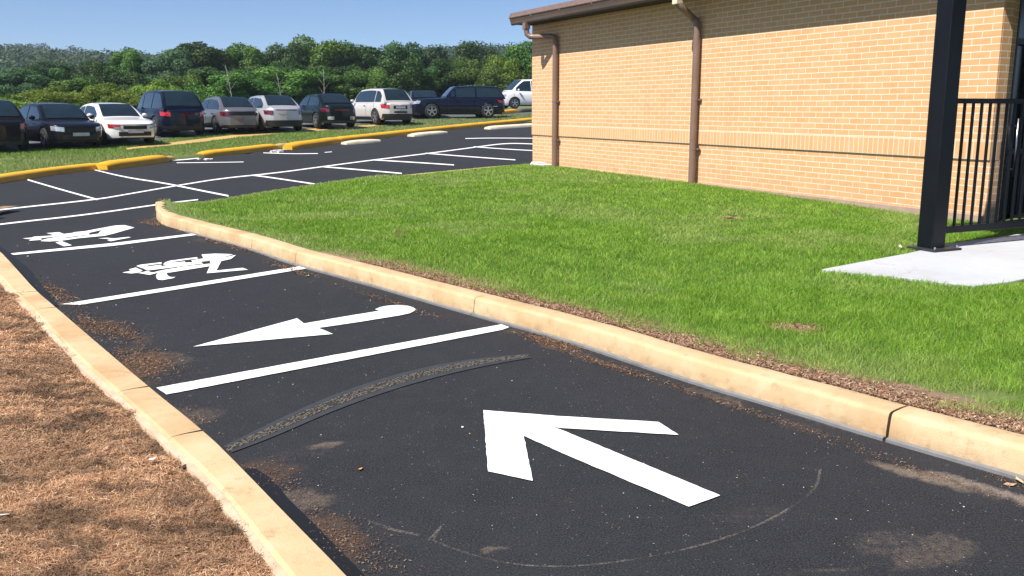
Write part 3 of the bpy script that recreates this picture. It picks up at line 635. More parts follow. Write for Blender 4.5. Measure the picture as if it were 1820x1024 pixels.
# ================================================================== LITTER ON ASPHALT
pts=[];cols=[]
def scatter(px,py,rx,ry,ang,n,pal_,z=.004,sz=(.004,.012)):
    p=un(px,py)
    for _ in range(int(n*1.5)):
        u,v=random.gauss(0,.5)*rx,random.gauss(0,.5)*ry; x=p[0]+u*math.cos(ang)-v*math.sin(ang); y=p[1]+u*math.sin(ang)+v*math.cos(ang)
        pts.append((x,y,float(g(y))+z+random.random()*.006,random.uniform(*sz))); cols.append(random.choice(pal_))
PB=[(.10,.055,.03),(.15,.085,.05),(.22,.14,.09),(.06,.035,.02),(.32,.22,.15),(.19,.085,.04)]
for q in [(250,645,.55,.26,kd,1500),(215,590,.5,.16,kd,500),(165,580,.6,.12,kd,500),(105,525,.9,.12,kd,500),(330,745,.3,.15,kd,200),(480,855,.28,.15,kd,500),(610,965,.4,.15,kd,800),(975,608,.35,.09,kd,800),(1080,650,.5,.06,kd,450),(1250,705,.7,.05,kd,300),(1400,755,.7,.06,kd,260),(1640,840,.6,.05,kd,260),(400,432,1.,.1,kd,700),(520,480,.6,.08,kd,300),(700,540,.8,.06,kd,260),(272,397,.5,.16,kd,260),(1800,860,.12,.06,kd,80)]: scatter(*q,PB)
P=np.array(pts); n=len(P)
o=fibres('leaf_litter',P[:,:3],P[:,3]*1.3*np.clip(P[:,1]/5,.8,2.4),P[:,3]*.35*np.clip(P[:,1]/5,.8,2.4),np.array(cols),M['litter'],.3,5); tag(o,'brown leaf and mulch crumbs gathered on the asphalt along the kerbs','leaf litter',kind='stuff')
# grit: tiny pale specks all over the near asphalt
N=1300; a=np.exp(r.uniform(math.log(2.4),math.log(12),N)); X=r.uniform(-.7,.75,N)*a; Y=a; P=np.stack([X,Y,np.full(N,.004)],1); LANE=[p[:2] for p in KL[:140]]+[p[:2] for p in LK][:]; 
k=inpoly(X,Y,[p[:2] for p in KL[:j3]]+[p[:2] for p in LK]); P=P[k]; n=len(P); pal=np.array([[.5,.46,.4],[.62,.58,.52],[.3,.2,.13],[.55,.35,.12]]); 
o=fibres('grit',P,r.uniform(.003,.010,n)*np.clip(P[:,1]/5,.8,2),r.uniform(.002,.005,n)*np.clip(P[:,1]/5,.8,2),pal[r.choice(4,n,p=[.4,.25,.25,.1])],M['litter'],.1,6); tag(o,'pale grit specks strewn over the dark asphalt','grit',kind='stuff')
# ================================================================== GRASS
def blades(name,P,Hh,W_,col,mat,seed=1,lean=.5):
    r=np.random.default_rng(seed); n=len(P); a=r.uniform(0,2*math.pi,n); b=r.uniform(0,2*math.pi,n); ln=np.abs(r.normal(0,lean,n))
    s=np.stack([np.cos(a),np.sin(a),np.zeros(n)],1)*W_[:,None]/2; d=np.stack([np.cos(b)*ln,np.sin(b)*ln,np.ones(n)],1)*Hh[:,None]
    m=P+d*.5*np.array([.6,.6,1.1]); V=np.empty((n,5,3)); V[:,0]=P-s;V[:,1]=P+s;V[:,2]=m-s*.75;V[:,3]=m+s*.75;V[:,4]=P+d*np.array([1,1,.92])
    q=(np.arange(n)*5)[:,None]; C=np.repeat(col[:,None,:],5,1); me=raw_mesh(name,V.reshape(-1,3),q+np.array([0,1,3,2]),q+np.array([2,3,4]),cols=C.reshape(-1,3)); return link(name,me,mat)
def padpoly():
    return [un(*p,.17)[:2] for p in [(1460,478),(1540,463),(1614,449.5),(1679,434),(1820,414),(1960,397),(2150,380),(2150,450),(1960,474),(1850,488),(1796,500),(1733,507.5),(1663,500),(1600,492),(1551,487)]]
PAD=padpoly()
kerb_in=off(KL,-KW)
patches=[(1415,585,.17,.09),(1580,690,.22,.1),(1690,707,.3,.1),(1300,388,.2,.1)]
def grass_keep(X,Y,front=True):
    d=dist_line(X,Y,kerb_in); 
    frontmask=np.ones_like(X)
    e=fbm(X*2.1,Y*2.1,61)+.25*(fbm(X*11,Y*11,62)-.5)
    near=(Y<9.5)&(d<1.0)
    edge=.01+np.where(Y<8.6,.16*sstep(.42,.66,e),np.where(Y<10,.12*sstep(.4,.7,e),0))
    keep=sstep(edge-.02,edge+.07,d)
    for (x_,y_,a_,b_) in patches:
        p=un(x_,y_,.14); rr=np.hypot((X-p[0])/a_/1.2,(Y-p[1])/b_/1.2)+1.*(fbm(X*6,Y*6,63)-.5); keep=keep*sstep(.6,1.2,rr)
    return keep
def lawn_blades(n,y0,y1,seed,name_=None):
    r=np.random.default_rng(seed); Y=np.sqrt(r.uniform(y0*y0,y1*y1,n)); X=r.uniform(-.62,.68,n)*Y
    k=inpoly(X,Y,ISLB)&~inpoly(X,Y,PAD)&((X-C0[0])*wn[0]+(Y-C0[1])*wn[1]>.03); X,Y=X[k],Y[k]; k=r.random(len(X))<grass_keep(X,Y); return X[k],Y[k]
ISLB=[p[:2] for p in kerb_in]+[wpt(-.0,0.03)]+[wpt(13.3,.03),wpt(13.3,-1.5),np.array([14,10.]),np.array([14,2.]),np.array([7,2.0])]
XS=[];YS_=[]
for (n_,a_,b_,s_) in [(260000,4,8,1),(290000,8,13,2),(230000,13,19,3),(150000,19,28,4)]:
    x_,y_=lawn_blades(n_,a_,b_,s_); XS.append(x_);YS_.append(y_)
X=np.concatenate(XS);Y=np.concatenate(YS_); n=len(X); z=lawnz(X,Y)-.004; P=np.stack([X,Y,z],1)
t1=fbm(X*.9,Y*.9,71); t2=fbm(X*5,Y*5,72); dk=dist_line(X,Y,kerb_in)
c0=np.array([.112,.265,.012]);c1=np.array([.36,.54,.080]);cy=np.array([.50,.52,.22])
mixv=np.clip(.12+1.1*(t2-.3)+r.normal(0,.26,n),0,1)[:,None]; col=c0*(1-mixv)+c1*mixv
yel=np.clip(sstep(.5,.75,t1)*.28+.3*np.exp(-(dk/.35)**2)+(r.random(n)<.045)*.6,0,1)[:,None]; col=col*(1-yel)+cy*yel
col*=r.uniform(.75,1.2,(n,1))
hh=(.032+.028*r.random(n))*(.65+.7*t2)*np.where(dk<.25,.8,1)*np.where(Y<8,1.15,1.); tall=r.random(n)<.03; hh=np.where(tall,hh*1.5,hh)
ww=.0030*np.clip(Y/5.5,.9,4)**1.05
o=blades('grass',P,hh,ww,col,M['grass'],9,.85); tag(o,'short bright green mown grass growing on the lawn beside the brick building','grass',kind='stuff')
# soil strip behind the kerb
vs=[];fs=[]
A=[p for p in KL[:near_idx(KL,520,472)]]; o1=off(A,-KW+.03); o3=off(A,-KW-.45)
for a_,b_ in zip(o1,o3):
    for k_ in range(6): t_=k_/5; q=a_*(1-t_)+b_*t_; zz=.128+.0*t_+(.008 if 0<k_<5 else 0); zz=float(lawnz(np.array([q[0]]),np.array([q[1]]))[0])+(.005 if k_<5 else -.012); zz=min(zz,.149); vs.append((q[0],q[1],zz))
for i in range(len(A)-1):
    for k_ in range(5): fs.append((i*6+k_,(i+1)*6+k_,(i+1)*6+k_+1,i*6+k_+1))
tag(MB().add(vs,fs).build('soil_strip',M['dirt'],smooth=True),kind='structure')
for i,(x_,y_,a_,b_) in enumerate(patches[:1]+patches[3:]):
    p=un(x_,y_,.14); ring=[(p[0]+a_*math.cos(t_)*random.uniform(.8,1.25),p[1]+b_*2.2*math.sin(t_)*random.uniform(.8,1.25)) for t_ in np.linspace(0,2*math.pi,18)[:-1]]
    vs=[(p[0],p[1],float(lawnz(p[0:1],p[1:2])[0])+.008)]+[(x,y,float(lawnz(np.array([x]),np.array([y]))[0])+.004) for x,y in ring]
    tag(MB().add(vs,[(0,1+k_,1+(k_+1)%17) for k_ in range(17)]).build('bare_soil',M['dirt']),kind='structure')
# mulch crumbs on that strip
N=26000; i_=r.integers(0,len(A)-1,N); u_=r.random(N); Ka=np.array(A); base=Ka[i_]*(1-u_[:,None])+Ka[i_+1]*u_[:,None]; d=(Ka[i_+1]-Ka[i_])[:,:2]; d/=np.linalg.norm(d,axis=1)[:,None]; oo=-(KW-.01+np.abs(r.normal(0,.12,N)))
X=base[:,0]-d[:,1]*oo; Y=base[:,1]+d[:,0]*oo; P=np.stack([X,Y,lawnz(X,Y)+.010+r.random(N)*.008],1); k=Y<9.5; P=P[k]; n=len(P)
p_=un(1415,585,.14); Q=np.stack([p_[0]+r.normal(0,.10,900),p_[1]+r.normal(0,.10,900),np.full(900,.155)],1); P=np.concatenate([P,Q]); n=len(P)
pal=np.array([[.25,.14,.085],[.38,.25,.16],[.16,.08,.05],[.46,.33,.23],[.32,.16,.09]])
o=fibres('wood_chips',P,r.uniform(.01,.035,n),r.uniform(.003,.007,n),pal[r.choice(5,n)]*r.uniform(.8,1.2,(n,1)),M['litter'],.35,8); tag(o,'reddish brown mulch chips in the bare strip behind the lawn kerb','mulch',kind='stuff')
# verge blades
def verge_blades():
    r=np.random.default_rng(77); n=210000; i_=r.random(n); K=np.array(resample(YL,.5)); idx=(i_*(len(K)-1)).astype(int); base=K[idx]; d=(K[np.minimum(idx+1,len(K)-1)]-K[np.maximum(idx-1,0)])[:,:2]; d/=np.linalg.norm(d,axis=1)[:,None]
    o_=.18+r.random(n)**.8*11; X=base[:,0]-d[:,1]*o_+r.normal(0,.3,n)*d[:,0]; Y=base[:,1]+d[:,0]*o_+r.normal(0,.3,n)*d[:,1]; return X,Y
X,Y=verge_blades(); P=np.stack([X,Y,g(Y)+.095],1); px,py=proj(P)
CP=[un(*p,.1)[:2] for p in [(-260,290),(0,271),(90,266),(180,260),(300,247),(450,236),(600,225),(740,214),(885,206),(945,202),(1040,197)]]+[np.array([30,90.]),np.array([-60,90.])]
ST=[p[:2] for p in P1]+[p[:2] for p in P2[::-1]]
k=~inpoly(X,Y,CP)&~inpoly(X,Y,ST)&(px>-250)&(px<1000)&(Y<62); k&=~((Y>42)&(r.random(len(X))<.5)); P=P[k];X,Y=X[k],Y[k]; n=len(P); t2=fbm(X*1.2,Y*1.2,81); mixv=np.clip(t2*1.2-.1+r.normal(0,.25,n),0,1)[:,None]
col=np.array([.125,.25,.03])*(1-mixv)+np.array([.28,.38,.09])*mixv; tanv=(sstep(.5,.8,fbm(X*.35,Y*.35,83))*.5)[:,None]; col=col*(1-tanv)+np.array([.34,.30,.15])*tanv
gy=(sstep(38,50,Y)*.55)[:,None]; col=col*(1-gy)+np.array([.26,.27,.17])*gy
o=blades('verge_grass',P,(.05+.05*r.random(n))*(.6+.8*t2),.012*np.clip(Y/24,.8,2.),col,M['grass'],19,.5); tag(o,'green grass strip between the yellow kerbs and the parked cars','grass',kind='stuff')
# ================================================================== BUILDING
def s_at(px,o=0.,z=1.7):
    lo,hi=-3,16
    for _ in range(50):
        m=(lo+hi)/2; q=wpt(m,o); x,_y=proj([q[0],q[1],z])
        if x<px: lo=m
        else: hi=m
    return lo
def P3(s,o,z): q=wpt(s,o); return (q[0],q[1],z)
def wall_box(name,s0,s1,o0,o1,z0,z1,mat,parent,seg=1):
    vs=[P3(s,o,z) for s in (s0,s1) for o in (o0,o1) for z in (z0,z1)]
    mb=MB().add(vs,[(0,1,3,2),(4,6,7,5),(0,4,5,1),(2,3,7,6),(0,2,6,4),(1,5,7,3)]); me=mb.mesh(name)
    uv=me.uv_layers.new(name='UVMap')
    for lp in me.loops:
        c_=me.vertices[lp.vertex_index].co; p=np.array([c_.x,c_.y])-C0; uv.data[lp.index].uv=(float(p@wc-p@wn)+20,c_.z)
    return link(name,me,mat,parent)
SE=s_at(1767); ZT=3.78
q0=wpt(0,0); bld=empty('brick_building'); tag(bld,'long low buff brick building with brown eaves along the lawn','building')
wall_box('upper_wall',0,SE,-.22,0,1.25,ZT,M['brick'],bld)
wall_box('soldier_course',-.003,SE+.003,-.2,.003,1.0,1.2499,M['soldier'],bld)
wall_box('lower_wall',.0,SE,-.24,-.024,-.2,.9999,M['brick'],bld)
wall_box('footing',-.02,SE-.02,-.2,.012,-.2,.235,M['stone'] if 0 else concrete('pink_footing',(.36,.25,.2),(.46,.34,.28),(.25,.17,.13),7),bld)
EP=wpt(SE,0.); eu=np.array([.74,.67]); eu/=np.linalg.norm(eu); en=np.array([eu[1],-eu[0]])
def P4(a,b,z): q=EP+eu*a+en*b; return (q[0],q[1],z)
def end_box(name,a0,a1,b0,b1,z0,z1,mat,parent):
    vs=[P4(a,b,z) for a in (a0,a1) for b in (b0,b1) for z in (z0,z1)]
    mb=MB().add(vs,[(0,1,3,2),(4,6,7,5),(0,4,5,1),(2,3,7,6),(0,2,6,4),(1,5,7,3)]); me=mb.mesh(name); uv=me.uv_layers.new(name='UVMap')
    for lp in me.loops:
        c_=me.vertices[lp.vertex_index].co; p=np.array([c_.x,c_.y])-EP; uv.data[lp.index].uv=(float(p@eu)+20,c_.z)
    return link(name,me,mat,parent)
end_box('end_wall',.03,.50,-.05,.012,-.2,ZT,M['brick'],bld)
end_box('end_wall',1.75,12,-.24,-.001,-.2,ZT,M['brick'],bld)
wall_box('side_wall',0.,.22,-12,-.245,-.2,ZT,M['brick'],bld)
wall_box('back_wall',.22,SE-.2,-12,-11.8,-.2,ZT,M['brick'],bld)
d=end_box('entrance_door',.55,1.70,-.12,-.06,.17,ZT-.02,M['door'],bld)
fr=MB()
for (o0,o1,z0,z1) in [(.501,.55,.15,ZT),(1.70,1.749,.15,ZT),(.55,1.70,2.55,2.63),(1.10,1.15,.17,2.55),(.55,1.70,1.05,1.13)]:
    vs=[P4(s,o,z) for s in (o0,o1) for o in (-.14,.02) for z in (z0,z1)]; fr.add(vs,[(0,1,3,2),(4,6,7,5),(0,4,5,1),(2,3,7,6),(0,2,6,4),(1,5,7,3)])
fr.build('frame',M['black'],d)
hd=MB(); hd.tube([P4(.68,.08,.75),P4(.68,.08,1.55)],.014,8); hd.tube([P4(.68,-.07,1.45),P4(.68,.08,1.45)],.01,6); hd.tube([P4(.68,-.07,.85),P4(.68,.08,.85)],.01,6); hd.build('handle',M['steel'],d,smooth=True)
# eaves
def strip(name,prof,s0,s1,mat,parent,smooth=False):
    n=len(prof); mb=MB(); mb.add([P3(s,o,z) for s in (s0,s1) for (o,z) in prof],[(k,(k+1)%n,n+(k+1)%n,n+k) for k in range(n)]+[tuple(range(n)),tuple(range(n,2*n))[::-1]]); return mb.build(name,mat,parent,smooth)
SG0=s_at(907,.6,3.8); SG1=SE+1.3
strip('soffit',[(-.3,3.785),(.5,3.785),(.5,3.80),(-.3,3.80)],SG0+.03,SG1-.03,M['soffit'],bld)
gut=strip('gutter',[(.49,3.775),(.56,3.765),(.585,3.80),(.60,3.86),(.625,3.925),(.60,3.932),(.49,3.93)],SG0,SG1,M['gutter'],bld)
strip('roof_edge',[(.635,3.935),(.645,3.955),(.585,4.075),(.45,4.08),(.45,3.935)],SG0-.02,SG1,M['fascia'],bld)
roof=MB(); rz=lambda o:4.082+.045*(.5-o)
vs=[P3(s,o,z) for s in (SG0-.02,SG1) for (o,z) in [(.55,4.075),(-6,4.42),(-12.6,4.10),(-12.6,3.9),(.44,3.9)]]
roof.add(vs,[(k,(k+1)%5,5+(k+1)%5,5+k) for k in range(5)]+[(0,1,2,3,4),(9,8,7,6,5)]); roof.build('roof',M['roof'],bld)
for k_ in range(9):
    s=SG0+1.2+k_*1.45; MB().box(P3(s,.628,3.93),(.03,.03,.03),0).build('gutter_hanger',M['steel'],gut)
# downspouts
def spout(px_top,px_pipe,zb,curved,label):
    s0=s_at(px_top,.55,3.7); s1=s_at(px_pipe,.1,2.); mb=MB()
    if curved: pts=[P3(s0,.545,3.62),P3(s0+.02,.53,3.50),P3(s0+.07,.47,3.44),P3(s0+.2,.38,3.43),P3(s1-.12,.14,3.43),P3(s1-.03,.10,3.40),P3(s1,.095,3.30),P3(s1,.095,3.15),P3(s1,.095,zb)]
    else: pts=[P3(s0,.54,3.64),P3(s0+.05,.50,3.57),P3(s1-.1,.15,3.40),P3(s1-.02,.11,3.33),P3(s1,.10,3.2),P3(s1,.10,zb)]
    mb.tube(pts,.068,16); o=mb.build('downspout',M['brown_metal'],bld,smooth=True,auto=50); o['label']=label
    b=MB(); b.box(P3(s0,.545,3.70),(.15,.15,.16),math.atan2(wc[1],wc[0])); b.build('outlet',M['brown_metal'] if curved else M['cream'],o,bevel=.01)
    for z in (1.85,.9):
        c_=MB(); c_.tube([P3(s1,.095,z-.02),P3(s1,.095,z+.02)],.074,16); c_.box(P3(s1-.0,.03,z),(.22,.06,.03),math.atan2(wc[1],wc[0])); c_.build('bracket',M['brown_metal'] if z<1 else M['chrome'] if 0 else M['brown_metal'],o)
    return s1
sD1=spout(935,986,.22,True,'brown round downspout with a bent top at the building corner')
sD2=spout(1204,1235,.2,False,'brown round downspout in the middle of the brick wall')
mb=MB(); q=P3(sD1-.45,.22,.24); mb.box(q,(.75,.3,.10),math.atan2(wc[1],wc[0])); q=P3(sD1-.45,.22,.305); mb.box(P3(sD1-.62,.22,.305),(.35,.26,.04),math.atan2(wc[1],wc[0]))
tag(mb.build('splash_block',M['stone'],bevel=.015),'pale stone splash block at the foot of the corner downspout','splash block')
# ---- pad
mb=MB(); mb.prism([(p[0],p[1]) for p in PAD],.02,.168); tag(mb.build('concrete_pad',M['pad'],bevel=.008),kind='structure')
# ---- post
pc=un(1656,446,.17)[:2]; PS=.205; cen=pc+.5*PS*(-wn-wc); ang=math.atan2(wc[1],wc[0])
post=empty('canopy',(cen[0],cen[1],.17),0); tag(post,'black square steel post carrying the entrance canopy above the pale pad','canopy')
ori=np.array([cen[0],cen[1],.17])
def rel(p,o_=None): o_=ori if o_ is None else o_; return tuple(np.array(p)-o_)
sp_=float((cen-C0)@wc); op_=float((cen-C0)@wn)
MB().box((0,0,1.56),(PS,PS,3.08),ang).build('post',M['black'],post,bevel=.012)
MB().box((.04,.0,.012),(PS+.16,PS+.22,.022),ang).build('base_plate',M['plate_dark'],post,bevel=.004)
mb=MB()
for a_ in(-1,1):
    for b_ in(-1,1):
        q=wc*(PS/2+.045)*a_+wn*(PS/2+.07)*b_; MB().tube([(q[0]+.04,q[1],.02),(q[0]+.04,q[1],.05)],.012,6).build('bolt',M['steel'],post)
vs=[rel(P3(s,o,z)) for s in (SE+.60,SE+4.4) for o in (op_+.25,-4.) for z in (3.25,3.5)]
MB().add(vs,[(0,1,3,2),(4,6,7,5),(0,4,5,1),(2,3,7,6),(0,2,6,4),(1,5,7,3)]).build('roof',M['black'],post)
# ---- railing
rail=empty('railing',(cen[0],cen[1],.17)); tag(rail,'black metal railing with upright bars between the post and the entrance','railing')
dr=-wn; st=PS/2+.0; Lr=1.95; a0=math.atan2(dr[1],dr[0])
def rp(t_,z): return (dr[0]*t_,dr[1]*t_,z)
for (z,h_,nm) in [(1.60,.055,'top_rail'),(.20,.075,'bottom_rail')]:
    m_=(st+Lr)/2; MB().box(rp(m_,z),(Lr-st,.045,h_),a0).build(nm,M['black'],rail,bevel=.005)
for k_ in range(14):
    t_=st+.10+k_*.137
    if t_<Lr-.05: MB().box(rp(t_,.90),(.024,.024,1.36),a0).build('baluster',M['black'],rail)
MB().box(rp(Lr+.03,.83),(.06,.06,1.66),a0).build('end_post',M['black'],rail,bevel=.004)
mb=MB(); mb.tube([rp(1.02,.3),rp(1.05,1.15)],.012,8); mb.tube([rp(.98,.3),rp(1.4,.27)],.012,8)
# ================================================================== CARS
def sfun(fz):
    return np.interp(fz,[0,.12,.35,.6,.85,1.],[.90,.965,1.,.995,.965,.90])
def make_car(paint,Lc=4.5,Wc=1.8,Hc=1.45,belt=.92,hood=.80,deck=.92,x=(1.0,.35,-1.1,-1.85),wr=.33,ground=.2,nose_n=3.2,glass=None,paint_pillars=True,roofcol=None,lampf='lamp_clear',lampr='lamp_red',plate_f=True,plate_r=True,
             lower_trim=False,wheelbase=None,label='',group='cars parked in the upper lot',name='parked_car',two_door=False,extra=None,nx=.9):
    root=empty(name); tag(root,label,'car',group)
    hl=Lc/2; hw=Wc/2; wb=(wheelbase or Lc*.59)/2; ra=wr+.055; x0,x1,x2,x3=x
    def zt(xx):
        f=np.interp(xx,[-hl,-hl+.12,x3-.05,x3+.3,x0-.25,x0+.1,hl-.35,hl-.08,hl],[deck-.13,deck-.02,deck,belt,belt,belt-.01,hood,hood-.08,hood-.2]); return float(f)
    def zb(xx):
        z=ground+.06*max(0,(abs(xx)-hl+.5)/.5)
        for c_ in(-wb,wb):
            d_=abs(xx-c_)
            if d_<ra: z=max(z,wr+math.sqrt(ra*ra-d_*d_))
        return z
    def wid(xx): return hw*max(0.,1-abs(xx/hl)**nose_n)**(1/nose_n) if abs(xx)<hl else 0.
    wid_=lambda xx:(hw*(max(0.,1-abs(xx/hl)**(nose_n*2.2)))**(1/3.4))
    xs=[hl*math.cos(t_)**1. for t_ in np.linspace(0.0,math.pi,15)]
    xs=sorted(set([round(v,4) for v in xs]+[round(v,4) for v in np.linspace(-hl*.97,hl*.97,44)]+[round(c_+ra*math.cos(t_),4) for c_ in(-wb,wb) for t_ in np.linspace(0,math.pi,15)]+[round(c_+s_*(ra+.004),4) for c_ in(-wb,wb) for s_ in(-1,1)]))
    FZ=lambda z:(z-ground)/(belt-ground)
    fr_=[0,.10,.28,.5,.72,.9,.97,1.]
    mb=MB(); rings=[]
    for xx in xs:
        a,b=zb(xx),zt(xx); w_=max(wid_(xx),.001); row=[]
        pts=[]
        for f_ in fr_:
            z=a+(b-a)*f_; y=w_*float(sfun(min(1,max(0,FZ(z)))))*(1 if f_<.95 else (.985 if f_<.99 else .95)); pts.append((y,z))
        pts+= [(w_*.7,b+.018),(w_*.35,b+.03),(0,b+.034)]
        full=[(-y,z) for (y,z) in pts]+[(y,z) for (y,z) in pts[::-1][1:]]
        rings.append([(xx,y,z) for (y,z) in full])
    m=len(rings[0]); vs=[p for r_ in rings for p in r_]; fs=[(i*m+k,i*m+k+1,(i+1)*m+k+1,(i+1)*m+k) for i in range(len(rings)-1) for k in range(m-1)]
    fs+=[(i*m+m-1,i*m,(i+1)*m,(i+1)*m+m-1) for i in range(len(rings)-1)]
    mb.add(vs,fs); body=mb.build('body',paint,root,smooth=True,auto=38)
    inv=lambda q:hl*max(0.,1-min(1.,q)**3.4)**(1/(nose_n*2.2))
    def endpatch(sg,y0,y1,z0,z1,off_=.012,n=10,slant=0.):
        "patch following the nose (sg=1) or tail (sg=-1)"
        mm=MB()
        def fn(u,v):
            y=y0+(y1-y0)*u; z=z0+(z1-z0)*v+slant*(u-.5); s_=hw*float(sfun(min(1,max(0,FZ(z))))); q=abs(y)/s_; xx=inv(q); k_=off_
            return (sg*(xx+k_),y*(1+k_*.6/hw),z)
        mm.grid(fn,np.linspace(0,1,n),np.linspace(0,1,5)); return mm
    def sidepatch(sd,xa,xb,z0,z1,off_=.006,n=6):
        mm=MB()
        def fn(u,v):
            xx=xa+(xb-xa)*u; z=z0+(z1-z0)*v; return (xx,sd*(wid_(xx)*float(sfun(min(1,max(0,FZ(z)))))+off_),z)
        mm.grid(fn,np.linspace(0,1,n),np.linspace(0,1,4)); return mm
    # underbody
    MB().box((0,0,.42),(Lc-.5,Wc-.42,.46)).build('underbody',M['trim'],root)
    # cabin
    top=Hc-.03; wbt=hw*.90; wrt=hw*.69
    def zc(xx):
        if xx>=x1: t_=(x0-xx)/(x0-x1); return belt+(top-belt)*(1-(1-max(0,t_))**1.25)*.97
        if xx<=x2: t_=(xx-x3)/(x2-x3); return (deck if deck>belt else belt)+(top-belt)*(1-(1-max(0,t_))**1.35)*.96
        t_=(xx-x2)/(x1-x2); return top-(.03)*(1-t_)*.9-.03*t_+.05*math.sin(math.pi*t_)*.9
    def hwz(z,xx):
        t_=min(1,max(0,(z-belt)/(top-belt))); e=1-.07*min(1,abs((xx-(x1+x2)/2))/((x0-x3)/2))**3
        return (wbt+(wrt-wbt)*t_**1.15)*e
    xc=sorted(set([round(v,4) for v in list(np.linspace(x3,x2,9))+list(np.linspace(x2,x1,10))+list(np.linspace(x1,x0,9))]))
    mb=MB(); rings=[]
    for xx in xc:
        zz=max(zc(xx),belt+.005); pts=[(hwz(belt,xx)+.005,belt-.06)]
        for f_ in (0,.35,.7,.93): z=belt+(zz-belt)*f_; pts.append((hwz(z,xx),z))
        hwt=hwz(zz,xx); pts+=[(hwt*.955,zz-.004),(hwt*.86,zz+.012),(hwt*.45,zz+.028),(0,zz+.032)]
        rings.append([(xx,-y,z) for (y,z) in pts]+[(xx,y,z) for (y,z) in pts[::-1][1:]])
    m=len(rings[0]); vs=[p for r_ in rings for p in r_]; fs=[(i*m+k,i*m+k+1,(i+1)*m+k+1,(i+1)*m+k) for i in range(len(rings)-1) for k in range(m-1)]
    fs+=[tuple(range(m))[::-1],tuple(range((len(rings)-1)*m,len(rings)*m))]
    mb.add(vs,fs); mb.build('cabin',roofcol or paint,root,smooth=True,auto=40)
    gm=glass or M['glass']
    def screen(xa,xb,nm):
        mm=MB(); sg=1 if xb>xa else -1
        def fn(u,v):
            xx=xa+(xb-xa)*v; zz=zc(xx); k_=.86 if v>.5 else .86; y=(u*2-1)*hwz(zz,xx)*k_; return (xx+.012*sg*-1 if 0 else xx+.010*(1 if nm=='windscreen' else -1),y,zz+.032-.010*(abs(u*2-1)*.86/.45)**1. *.6+.016)
        mm.grid(fn,np.linspace(0,1,9),np.linspace(0,1,7)); mm.build(nm,gm,root,smooth=True)
    screen(x0-.06*(x0-x1),x1+.10*(x0-x1),'windscreen'); screen(x3+.10*(x2-x3),x2-.08*(x2-x3),'rear_window')
    cuts=[(x0-.30,(x1+x2)/2+.10),((x1+x2)/2+.02,x3+.30)] if not two_door else [(x0-.30,x2+.35),(x2+.27,x3+.32)]
    if extra=='three': cuts=[(x0-.30,.28),(.20,-.85),(-.93,x3+.16)]
    for sd in(-1,1):
        for (xa,xb) in cuts:
            mm=MB(); N_=12
            def fn(u,v):
                xx=xa+(xb-xa)*u; hi=max(belt+.045,zc(xx)-.075); z=belt+.04+(hi-belt-.04)*v; return (xx,sd*(hwz(z,xx)+.014),z)
            mm.grid(fn,np.linspace(0,1,N_),np.linspace(0,1,4)); mm.build('side_window',gm,root,smooth=True)
        mm=sidepatch(sd,(x1+x2)/2+.05,(x1+x2)/2+.066,ground+.12,belt-.02); 
        for xx in ((x0-.12),(x3+.62 if not two_door else x2+.3)): 
            q=sidepatch(sd,xx,xx+.016,ground+.14 if abs(xx-wb)>ra and abs(xx+wb)>ra else wr+ra,belt-.02); mm.add(q.v,q.f)
        q=sidepatch(sd,-wb+ra+.03,wb-ra-.03,ground-.0,ground+(.13 if lower_trim else .05),.008,12); mm.add(q.v,q.f)
        mm.build('door_seams',M['trim'],root,fix=False)
        for xx in [(x1+x2)/2+.22]+([] if two_door else [x3+.78]):
            MB().box((xx,sd*(wid_(xx)*float(sfun(FZ(belt-.14)))+.018),belt-.14),(.17,.03,.028)).build('door_handle',M['trim'] if extra!='three' else paint,root,bevel=.006)
        # mirror
        mm=MB(); c_=(x0-.38,sd*(hw+.07),belt+.09); n_=8
        for a_ in range(5):
            ph=-math.pi/2+math.pi*a_/4
            mm.v+=[(c_[0]+.07*math.cos(ph)*math.cos(t_),c_[1]+.11*math.cos(ph)*math.sin(t_),c_[2]+.075*math.sin(ph)) for t_ in np.linspace(0,2*math.pi,n_+1)[:-1]]
        mm.f+=[(a_*n_+k,a_*n_+(k+1)%n_,(a_+1)*n_+(k+1)%n_,(a_+1)*n_+k) for a_ in range(4) for k in range(n_)]
        mm.build('mirror',paint,root,smooth=True)
    # wheels
    for cx in(-wb,wb):
        for sd in(-1,1):
            c_=(cx,sd*(hw-.11),wr); w2=.105
            prof=[(wr*.66,-w2),(wr*.93,-w2),(wr,-w2*.7),(wr,w2*.7),(wr*.93,w2),(wr*.66,w2),(wr*.64,w2*.4),(wr*.64,-w2*.4),(wr*.66,-w2)]
            wh=MB().lathe(prof,c_,n=28).build('wheel',M['tyre'],root,smooth=True,auto=50)
            rm_=MB(); rm_.lathe([(wr*.66,w2*.98),(wr*.61,w2*1.0),(wr*.60,w2*.75)],(c_[0],c_[1],c_[2]) ,n=24)
            if sd<0: rm_.v=[(p[0],2*c_[1]-p[1],p[2]) for p in rm_.v]
            for k in range(5):
                t_=2*math.pi*k/5+.3; ax=Matrix.Rotation(-t_,3,'Y'); rm_.box((c_[0]+wr*.33*math.cos(t_),c_[1]+sd*w2*.82,c_[2]+wr*.33*math.sin(t_)),(wr*.62,.03,wr*.17),ax=ax)
            rm_.lathe([(0.001,sd*w2*.95),(wr*.15,sd*w2*.95),(wr*.16,sd*w2*.7)],c_,n=12)
            rm_.build('rim',M['rim'],wh,smooth=True,auto=40)
            MB().lathe([(0.001,sd*w2*.45),(wr*.63,sd*w2*.45)],c_,n=20).build('brake_disc',M['trim'],wh,fix=False)
